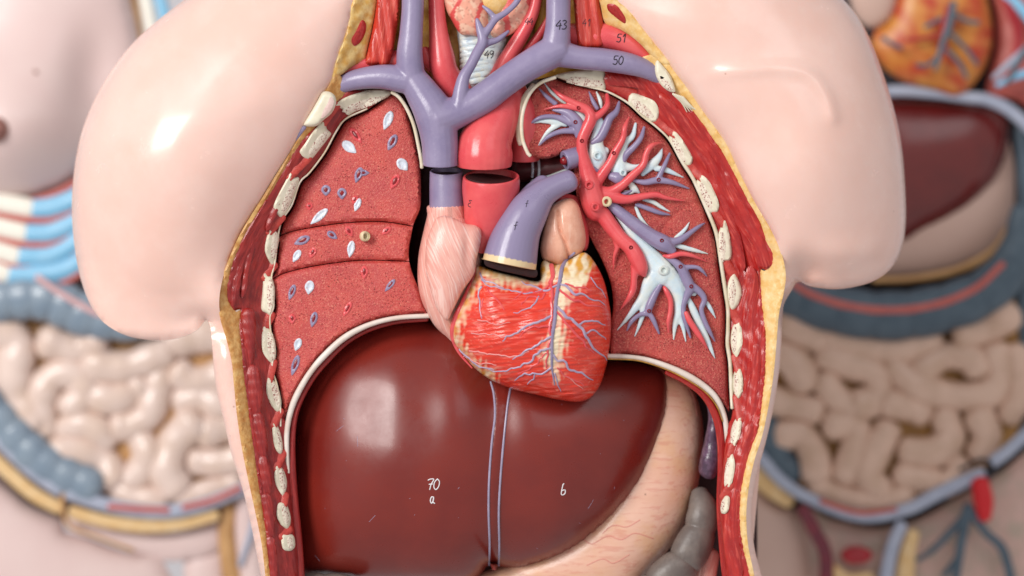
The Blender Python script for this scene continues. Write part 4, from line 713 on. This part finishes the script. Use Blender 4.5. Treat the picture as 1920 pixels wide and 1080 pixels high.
# ---------------------------------------------------------------- two models standing behind, out of focus
B = -1150
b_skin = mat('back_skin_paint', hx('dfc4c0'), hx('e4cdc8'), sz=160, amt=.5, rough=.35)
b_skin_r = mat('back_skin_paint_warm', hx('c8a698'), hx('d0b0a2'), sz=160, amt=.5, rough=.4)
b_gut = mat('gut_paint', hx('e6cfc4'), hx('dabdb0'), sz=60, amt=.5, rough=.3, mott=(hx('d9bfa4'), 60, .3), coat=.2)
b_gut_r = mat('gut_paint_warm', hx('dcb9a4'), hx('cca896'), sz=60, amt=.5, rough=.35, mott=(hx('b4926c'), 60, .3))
b_crev = mat('mesentery_paint', hx('c89a66'), hx('a97a48'), sz=50, amt=.6, rough=.5)
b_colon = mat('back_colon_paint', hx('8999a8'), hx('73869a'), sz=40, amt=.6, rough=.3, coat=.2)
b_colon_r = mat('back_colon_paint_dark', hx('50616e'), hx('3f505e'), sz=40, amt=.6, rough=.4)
b_rim = mat('rim_paint', hx('b0b6c8'), hx('9ba3b8'), sz=40, amt=.6, rough=.4)
b_sky = mat('cartilage_paint', hx('7fbde0'), hx('9accea'), sz=50, amt=.5, rough=.35)
b_bone = mat('back_bone_paint', hx('f2eee2'), rough=.4)
b_red = mat('back_red_paint', hx('c4645a'), hx('b4524c'), sz=30, amt=.5, rough=.4)
b_deep = mat('back_deep_red', hx('a8202a'), hx('8c1c26'), sz=30, amt=.5, rough=.4)
b_dark = mat('back_gap_paint', hx('2c2a33'), hx('1e1c22'), sz=60, amt=.5, rough=.6)
b_nip = mat('nipple_paint', hx('8a5c52'), hx('a8746a'), sz=30, amt=.5, rough=.5)
BF = dict(squash=.4)
def bt(name, rows, mt, par, r=None, dz=0, **kw):
    pts = [(p[0], p[1], B+dz+(p[3] if len(p) > 3 else 0), p[2] if len(p) > 2 else r) for p in rows]
    kw.setdefault('step', 8); kw.setdefault('seg', 16)
    return tube(name, pts, mt, par, **kw)
# left
TL = thing('torso_model', 'blurred anatomical torso behind the left shoulder with pale breast shell', 'torso model', (160, 1120, B-100), 'anatomical torso models standing side by side')
o = puff('breast_shell', [(-160, -160), (215, -160), (240, -20), (262, 90), (250, 180), (200, 262), (150, 330), (100, 362), (30, 376), (-60, 376), (-160, 340)], b_skin, TL, base=B-40, f=.5, k=1, step=14, back=60,
         hfun=lambda V, h: 120*np.exp(-(((V[:, 0]-0)/150)**2+((V[:, 1]-240)/120)**2))-40*np.exp(-(((V[:, 0]-175)/50)**2+((V[:, 1]-150)/90)**2)))
z = land([o], 4, 240, B); tube('nipple', [(-8, 242, z-8, 26), (-6, 242, z+6, 22), (-4, 242, z+14, 10)], b_nip, TL, seg=18)
puff('mole', [(60, 134), (68, 131), (72, 138), (66, 143), (60, 140)], b_nip, TL, base=land([o], 66, 137, B)-1, f=.5, step=3, back=2)
for a, b_, mt in (((236, -60), (262, 90), b_crev), ((262, -60), (290, 90), b_bone), ((285, -60), (320, 70), b_sky), ((335, -60), (380, 20), b_red)):
    bt('cut_edge', [(a[0], a[1], 11), ((a[0]+b_[0])/2, (a[1]+b_[1])/2, 12), (b_[0], b_[1], 11)], mt, TL, dz=-60)
for k, (y0, y1, y2, xs) in enumerate([(378, 392, 366, 60), (424, 438, 408, 48), (468, 482, 446, 34), (506, 516, 488, 16)]):
    bt('rib', [(-60, y0-14, 21), (-10, y0, 21), (xs-4, y1-1, 20)], b_bone, TL, dz=20)
    bt('costal_cartilage', [(xs+4, y1, 20), (100, y1-4, 21), (150, y2, 20), (200, y2-50, 18)], b_sky, TL, dz=20)
    bt('muscle_strip', [(-60, y0+8, 8), (0, y0+24, 8), (xs+20, y1+22, 8), (110, y1+16, 7), (150, y2+24, 7), (200, y2-26, 6)], b_red, TL, dz=26)
bt('muscle_strip', [(20, 385, 7), (70, 374, 7), (110, 360, 7), (150, 338, 7)], b_red, TL, dz=20)
slab('cavity_floor', [(-120, 360), (520, 300), (520, 1000), (-120, 960)], mat('floor_paint', hx('7d6660'), hx('5c4a4a'), sz=60, amt=.5, rough=.6), TL, h=B-160, rim=2, back=20, step=60, smooth=False)
bt('rim_band', [(-80, 750, 13), (0, 826, 14), (60, 882, 14), (112, 918, 14)], b_rim, TL, dz=10); bt('rim_band', [(130, 924, 14), (190, 944, 14), (260, 958, 14), (330, 958, 14), (400, 940, 13), (480, 905, 12)], b_rim, TL, dz=10)
bt('rim_muscle', [(205, 950, 6), (260, 955, 6), (315, 957, 6)], b_red, TL, dz=22); bt('rim_muscle', [(345, 952, 6), (400, 938, 6), (450, 915, 6)], b_red, TL, dz=22)
b_fat = mat('back_fat_paint', hx('e0b880'), hx('ecd0a4'), sz=24, amt=.6, rough=.8)
bt('fat_band', [(-80, 800, 16), (0, 872, 13), (60, 924, 13), (110, 952, 12)], b_fat, TL, dz=0, squash=.35); bt('fat_band', [(134, 960, 12), (200, 978, 12), (270, 986, 13), (340, 982, 12), (404, 966, 11)], b_fat, TL, dz=0, squash=.35)
puff('thigh_shell', [(-160, 830), (-60, 880), (0, 905), (60, 950), (116, 975), (122, 996), (170, 1010), (240, 1036), (306, 1050), (300, 1200), (-160, 1200)], b_skin, TL, base=B-50, f=1.2, k=.6, step=14, back=60)
puff('pubic_shell', [(126, 966), (200, 990), (270, 998), (340, 996), (412, 976), (416, 1020), (380, 1044), (320, 1052), (250, 1036), (180, 1010), (130, 994)], b_skin, TL, base=B-44, f=1.2, k=.6, step=10, back=60)
puff('thigh_shell', [(346, 1050), (400, 1030), (420, 1000), (424, 1200), (366, 1200)], b_skin, TL, base=B-60, f=1.2, k=.6, step=10, back=60)
bt('cut_edge', [(118, 915, 4), (118, 950, 4), (128, 984, 4), (180, 1006, 3.5), (250, 1032, 3.5)], b_crev, TL, dz=14)
bt('thigh_section', [(430, 950, 14), (425, 1010, 16), (440, 1120, 18)], b_crev, TL, dz=-30); bt('thigh_section', [(462, 930, 20), (464, 1000, 24), (480, 1120, 26)], b_skin, TL, dz=-30); bt('thigh_vessel', [(500, 900, 6), (470, 1000, 6), (450, 1060, 5)], b_rim, TL, dz=0)
CL = thing('colon', 'blurred blue grey ridged colon of the left background model', 'colon model', (100, 640, B))
hs2 = lambda s: .92+.10*np.abs(np.sin(s/13.))**.7
bt('bowel', [(-60, 575, 42), (20, 560, 42), (90, 560, 44), (160, 590, 42), (240, 600, 40), (300, 590, 36)], b_colon, CL, dz=10, wave=hs2, step=4, seg=20)
bt('bowel', [(-40, 740, 36), (10, 800, 36), (60, 850, 38), (110, 885, 36), (170, 912, 36)], b_colon, CL, dz=0, wave=hs2, step=4, seg=20)
bt('muscle_band', [(70, 520, 6), (110, 548, 6), (170, 582, 6), (220, 600, 5)], mat('band_paint', hx('dcb0b0'), rough=.4), CL, dz=50)
GL = thing('small_intestine', 'pale looped small intestine of the blurred model on the left', 'intestine model', (250, 960, B))
puff('mesentery', [(-60, 590), (100, 600), (300, 620), (480, 590), (480, 880), (430, 930), (300, 955), (215, 940), (180, 900), (100, 850), (20, 790), (-60, 700)], b_crev, GL, base=B-46, f=.25, k=.5, step=16, back=30)
for l, r in ([((-30, 600), (30, 640), (24, 700), (36, 750), (62, 790)), 33], [((90, 640), (140, 655), (180, 640)), 30], [((86, 806), (74, 750), (100, 706), (142, 704), (156, 738), (130, 766)), 29], [((118, 806), (150, 796), (180, 806), (202, 826)), 26], [((108, 850), (150, 848), (196, 868), (210, 900)), 28],
             [((170, 684), (225, 690), (268, 678), (306, 662)), 30], [((176, 742), (214, 750), (246, 736), (262, 722)), 28], [((300, 690), (292, 735), (276, 780), (240, 800), (222, 798)), 28], [((262, 820), (276, 850), (264, 884), (240, 905)), 27], [((320, 640), (380, 628), (450, 640)), 32], [((336, 700), (366, 716), (410, 706), (460, 684)), 28], [((338, 752), (380, 746), (412, 760), (455, 744)), 27],
             [((360, 796), (328, 830), (312, 880), (330, 915)), 32], [((384, 812), (430, 800), (470, 790)), 27], [((368, 866), (420, 868), (462, 856)), 27], [((218, 905), (240, 930), (300, 942)), 24], [((340, 935), (390, 922), (440, 905)), 22], [((420, 600), (470, 610)), 26]):
    bt('intestine_loop', [(x, y, r*1.09, 5*math.sin(i*1.7+x)) for i, (x, y) in enumerate(l)], b_gut, GL, dz=-20, wave=lambda s, q=l[0][0]: 1.0+.07*np.sin(s/19.+q)+.04*np.sin(s/8.+q))
# right
TR = thing('torso_model', 'blurred opened torso behind the right shoulder showing heart, liver and bowel', 'torso model', (1700, 1120, B-100), 'anatomical torso models standing side by side')
slab('cavity_floor', [(1560, -80), (2060, -80), (2060, 1000), (1400, 1000), (1400, 300)], b_dark, TR, h=B-170, rim=2, back=20, step=60, smooth=False)
puff('lung', [(1830, -80), (2060, -80), (2060, 230), (1960, 216), (1900, 186), (1850, 172), (1868, 90), (1862, 0)], b_red, TR, base=B-60, f=.6, k=.6, step=12, back=40)
bt('lung_vessel', [(1872, -40, 10), (1896, 20, 11), (1910, 60, 9), (1904, 110, 6)], b_deep, TR, dz=20); bt('lung_vessel', [(1885, -10, 9), (1910, 10, 10), (1950, 60, 10)], b_sky, TR, dz=24); bt('lung_vessel', [(1864, 146, 5), (1890, 122, 7), (1930, 90, 9)], b_rim, TR, dz=24); bt('lung_vessel', [(1870, 160, 5), (1900, 145, 7), (1950, 130, 9)], b_sky, TR, dz=20); bt('lung_vessel', [(1888, 158, 4), (1912, 112, 6), (1950, 60, 6)], b_colon_r, TR, dz=30)
bt('diaphragm_rim', [(1650, 172, 10), (1700, 170, 11), (1760, 176, 10), (1810, 182, 11), (1855, 188, 12), (1900, 212, 12), (1960, 270, 12)], b_rim, TR, dz=-20)
bt('body_wall', [(1918, 240, 14), (1925, 400, 16), (1920, 560, 16), (1925, 700, 16)], b_colon_r, TR, dz=-60)
HR = thing('heart', 'blurred orange and red heart of the background model at the upper right', 'heart model', (1755, 185, B))
def hc(V):
    o_ = np.array(hx('c87a30')); r_ = np.array(hx('b83a22')); y_ = np.array(hx('dca050')); n = np.clip(.5+.7*wob(V, 60, 3), 0, 1)[:, None]; m_ = np.clip(.3+.8*wob(V, 45, 9), 0, 1)[:, None]
    return (o_*(1-n)+r_*n)*(1-m_*.5)+y_*m_*.5
puff('ventricles', [(1690, -60), (1720, -70), (1820, -70), (1848, -10), (1860, 50), (1856, 100), (1832, 150), (1795, 180), (1750, 168), (1700, 155), (1660, 130), (1636, 90), (1640, 60), (1665, 40), (1680, 0)], mat('back_heart_paint', attr=True, rough=.35), HR, base=B-10, f=1.2, k=.8, step=7, back=60, cfun=hc)
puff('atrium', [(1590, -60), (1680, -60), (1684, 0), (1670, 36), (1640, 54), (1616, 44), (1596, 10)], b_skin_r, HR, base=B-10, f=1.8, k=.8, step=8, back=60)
bt('coronary_vein', [(1788, 5, 6), (1782, 40, 7), (1768, 80, 6), (1754, 130, 4)], b_colon_r, HR, dz=72); bt('coronary_artery', [(1778, 10, 5), (1770, 50, 5), (1772, 90, 4)], b_deep, HR, dz=70)
for l in ([(1780, 60), (1810, 90), (1832, 120)], [(1772, 90), (1800, 120), (1812, 145)], [(1766, 100), (1740, 122), (1720, 122)], [(1786, 25), (1815, 40), (1835, 42)], [(1775, 60), (1740, 70), (1700, 75)], [(1776, 30), (1750, 42), (1735, 50)], [(1690, 90), (1668, 80), (1655, 70)]):
    bt('coronary_branch', [(x, y, 4) for x, y in l], b_colon_r if l[0][0] != 1775 else b_deep, HR, dz=66)
o = puff('liver', [(1600, 200), (1680, 182), (1780, 186), (1850, 190), (1888, 222), (1888, 280), (1862, 340), (1806, 396), (1740, 430), (1680, 462), (1600, 470)], mat('back_liver_paint', hx('6c1e1c'), hx('581818'), sz=60, amt=.5, rough=.2, coat=.3), None, base=B-90, f=1.2, k=.8, step=10, back=60)
tag(o, 'blurred dark maroon liver seen right of the shaded shoulder', 'liver model')
o = puff('stomach', [(1600, 430), (1700, 380), (1800, 330), (1880, 262), (1898, 290), (1903, 350), (1896, 420), (1870, 470), (1820, 500), (1760, 520), (1690, 526), (1640, 524), (1560, 500)], b_skin_r, None, base=B-120, f=1.2, k=.8, step=10, back=60)
tag(o, 'blurred beige stomach below the dark liver in the right background', 'stomach model')
bt('stomach_fat', [(1640, 526, 6), (1720, 522, 7), (1800, 505, 8), (1865, 470, 9), (1895, 420, 6)], b_crev, o if False else TR, dz=-40)
CR = thing('colon', 'blurred slate blue colon with a red band across the right background model', 'colon model', (1700, 620, B))
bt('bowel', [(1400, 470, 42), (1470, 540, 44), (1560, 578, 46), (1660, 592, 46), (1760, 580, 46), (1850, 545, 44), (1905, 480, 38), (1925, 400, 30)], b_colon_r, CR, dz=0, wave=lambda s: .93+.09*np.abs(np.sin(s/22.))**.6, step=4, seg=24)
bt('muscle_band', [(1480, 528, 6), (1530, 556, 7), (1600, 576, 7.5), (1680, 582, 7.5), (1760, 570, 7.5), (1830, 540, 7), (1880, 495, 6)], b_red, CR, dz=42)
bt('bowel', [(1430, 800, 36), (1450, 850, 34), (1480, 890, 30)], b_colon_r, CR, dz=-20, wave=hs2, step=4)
GR = thing('small_intestine', 'beige looped small intestine of the blurred model on the right', 'intestine model', (1690, 960, B))
puff('mesentery', [(1420, 560), (1500, 590), (1700, 630), (1900, 560), (1935, 640), (1925, 760), (1880, 850), (1800, 900), (1700, 955), (1600, 955), (1530, 940), (1440, 830)], mat('mesentery_paint_dark', hx('b0803f'), hx('946a34'), sz=50, amt=.6, rough=.5), GR, base=B-60, f=.25, k=.5, step=16, back=30)
for l, r in ([((1450, 580), (1490, 612), (1536, 634)), 28], [((1552, 634), (1620, 652), (1690, 656), (1752, 640)), 24], [((1450, 660), (1490, 680), (1508, 716)), 28], [((1545, 668), (1600, 684), (1640, 700), (1646, 745), (1610, 760)), 27], [((1546, 715), (1566, 745), (1600, 766)), 24], [((1440, 750), (1480, 760), (1530, 770)), 26],
             [((1676, 688), (1720, 722), (1780, 742), (1852, 738), (1876, 700), (1866, 660)), 27], [((1730, 694), (1770, 668), (1820, 672), (1832, 690)), 25], [((1806, 630), (1850, 618), (1890, 590)), 28], [((1902, 660), (1914, 730), (1892, 780)), 24], [((1460, 820), (1500, 815), (1524, 850), (1530, 890)), 27], [((1560, 796), (1606, 800), (1600, 850), (1584, 890)), 26],
             [((1666, 756), (1712, 766), (1730, 776)), 25], [((1664, 806), (1640, 850), (1626, 890), (1650, 920)), 27], [((1770, 780), (1782, 820), (1750, 848), (1700, 846)), 27], [((1836, 780), (1850, 816), (1836, 850)), 26], [((1690, 890), (1736, 900), (1752, 905)), 25], [((1790, 870), (1800, 888), (1770, 910)), 22], [((1530, 910), (1580, 934), (1640, 942), (1700, 930)), 24]):
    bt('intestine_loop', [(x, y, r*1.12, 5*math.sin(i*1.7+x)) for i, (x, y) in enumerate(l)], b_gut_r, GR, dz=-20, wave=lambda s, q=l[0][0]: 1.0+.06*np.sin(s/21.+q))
bt('rim_band', [(1420, 850, 11), (1470, 905, 11), (1540, 945, 11), (1620, 968, 12), (1700, 955, 12), (1760, 925, 13), (1840, 888, 13)], b_rim, TR, dz=10); bt('rim_band', [(1862, 866, 12), (1900, 836, 12), (1980, 760, 12)], b_rim, TR, dz=10)
bt('rim_muscle', [(1540, 940, 5), (1580, 954, 5), (1620, 962, 5), (1680, 955, 4)], b_red, TR, dz=22)
bt('cut_edge', [(1848, 905, 4), (1860, 890, 4), (1858, 872, 4), (1842, 862, 4), (1800, 880, 3)], b_dark, TR, dz=24)
puff('thigh_shell', [(1380, 880), (1440, 930), (1500, 965), (1512, 1000), (1520, 1200), (1380, 1200)], b_skin_r, TR, base=B-50, f=1.4, k=.7, step=12, back=60)
bt('fat_band', [(1410, 880, 20), (1450, 915, 20), (1480, 940, 14)], b_fat, TR, dz=-14)
puff('pelvis_section', [(1490, 960), (1560, 975), (1640, 990), (1720, 975), (1800, 930), (1870, 890), (2060, 780), (2060, 1200), (1490, 1200)], mat('pelvis_paint', hx('d2ada2'), hx('c4a294'), sz=40, amt=.6, rough=.4, mott=(hx('9da08a'), 50, .5)), TR, base=B-60, f=.3, k=.5, step=14, back=60)
bt('pelvic_vessel', [(1506, 955, 12), (1530, 1000, 13), (1548, 1040, 13), (1550, 1120, 14)], mat('pelvic_red', hx('7c2836'), hx('5c2436'), sz=20, amt=.6, rough=.4), TR, dz=14); bt('pelvic_vessel', [(1690, 985, 12), (1672, 1030, 13), (1655, 1120, 14)], b_rim, TR, dz=14)
bt('pelvic_fat', [(1712, 1000, 12), (1700, 1050, 16), (1695, 1120, 18)], b_fat, TR, dz=10); bt('pelvic_fat', [(1560, 1070, 14), (1590, 1090, 16), (1630, 1085, 14)], b_fat, TR, dz=0)
puff('bladder', [(1576, 1040), (1590, 1026), (1612, 1024), (1632, 1032), (1636, 1044), (1620, 1056), (1590, 1056)], b_deep, TR, base=B+10, f=1.2, step=5, back=20)
bt('pelvic_vessel', [(1838, 905, 17), (1844, 940, 19), (1846, 970, 13)], mat('bright_red_paint', hx('d0101c'), rough=.4), TR, dz=22)
for l in ([(1815, 950, 10), (1808, 985, 10), (1800, 1030, 9), (1790, 1100, 8)], [(1812, 965, 8), (1780, 1000, 7), (1750, 1030, 6), (1720, 1050, 4)], [(1820, 960, 9), (1850, 1000, 8), (1880, 1030, 9), (1900, 1100, 9)], [(1800, 1040, 6), (1770, 1080, 6)]):
    bt('pelvic_vessel', l, b_colon_r, TR, dz=18)
# pale wall far behind
o = slab('wall', [(-3200, -2600), (5200, -2600), (5200, 3600), (-3200, 3600)], mat('wall_paint', hx('cfccd0'), hx('c2c2c8'), sz=900, amt=.6, rough=.7), None, h=-4600, rim=1, back=60, step=400, smooth=False); o['kind'] = 'structure'; o['label'] = 'pale grey wall behind the models'
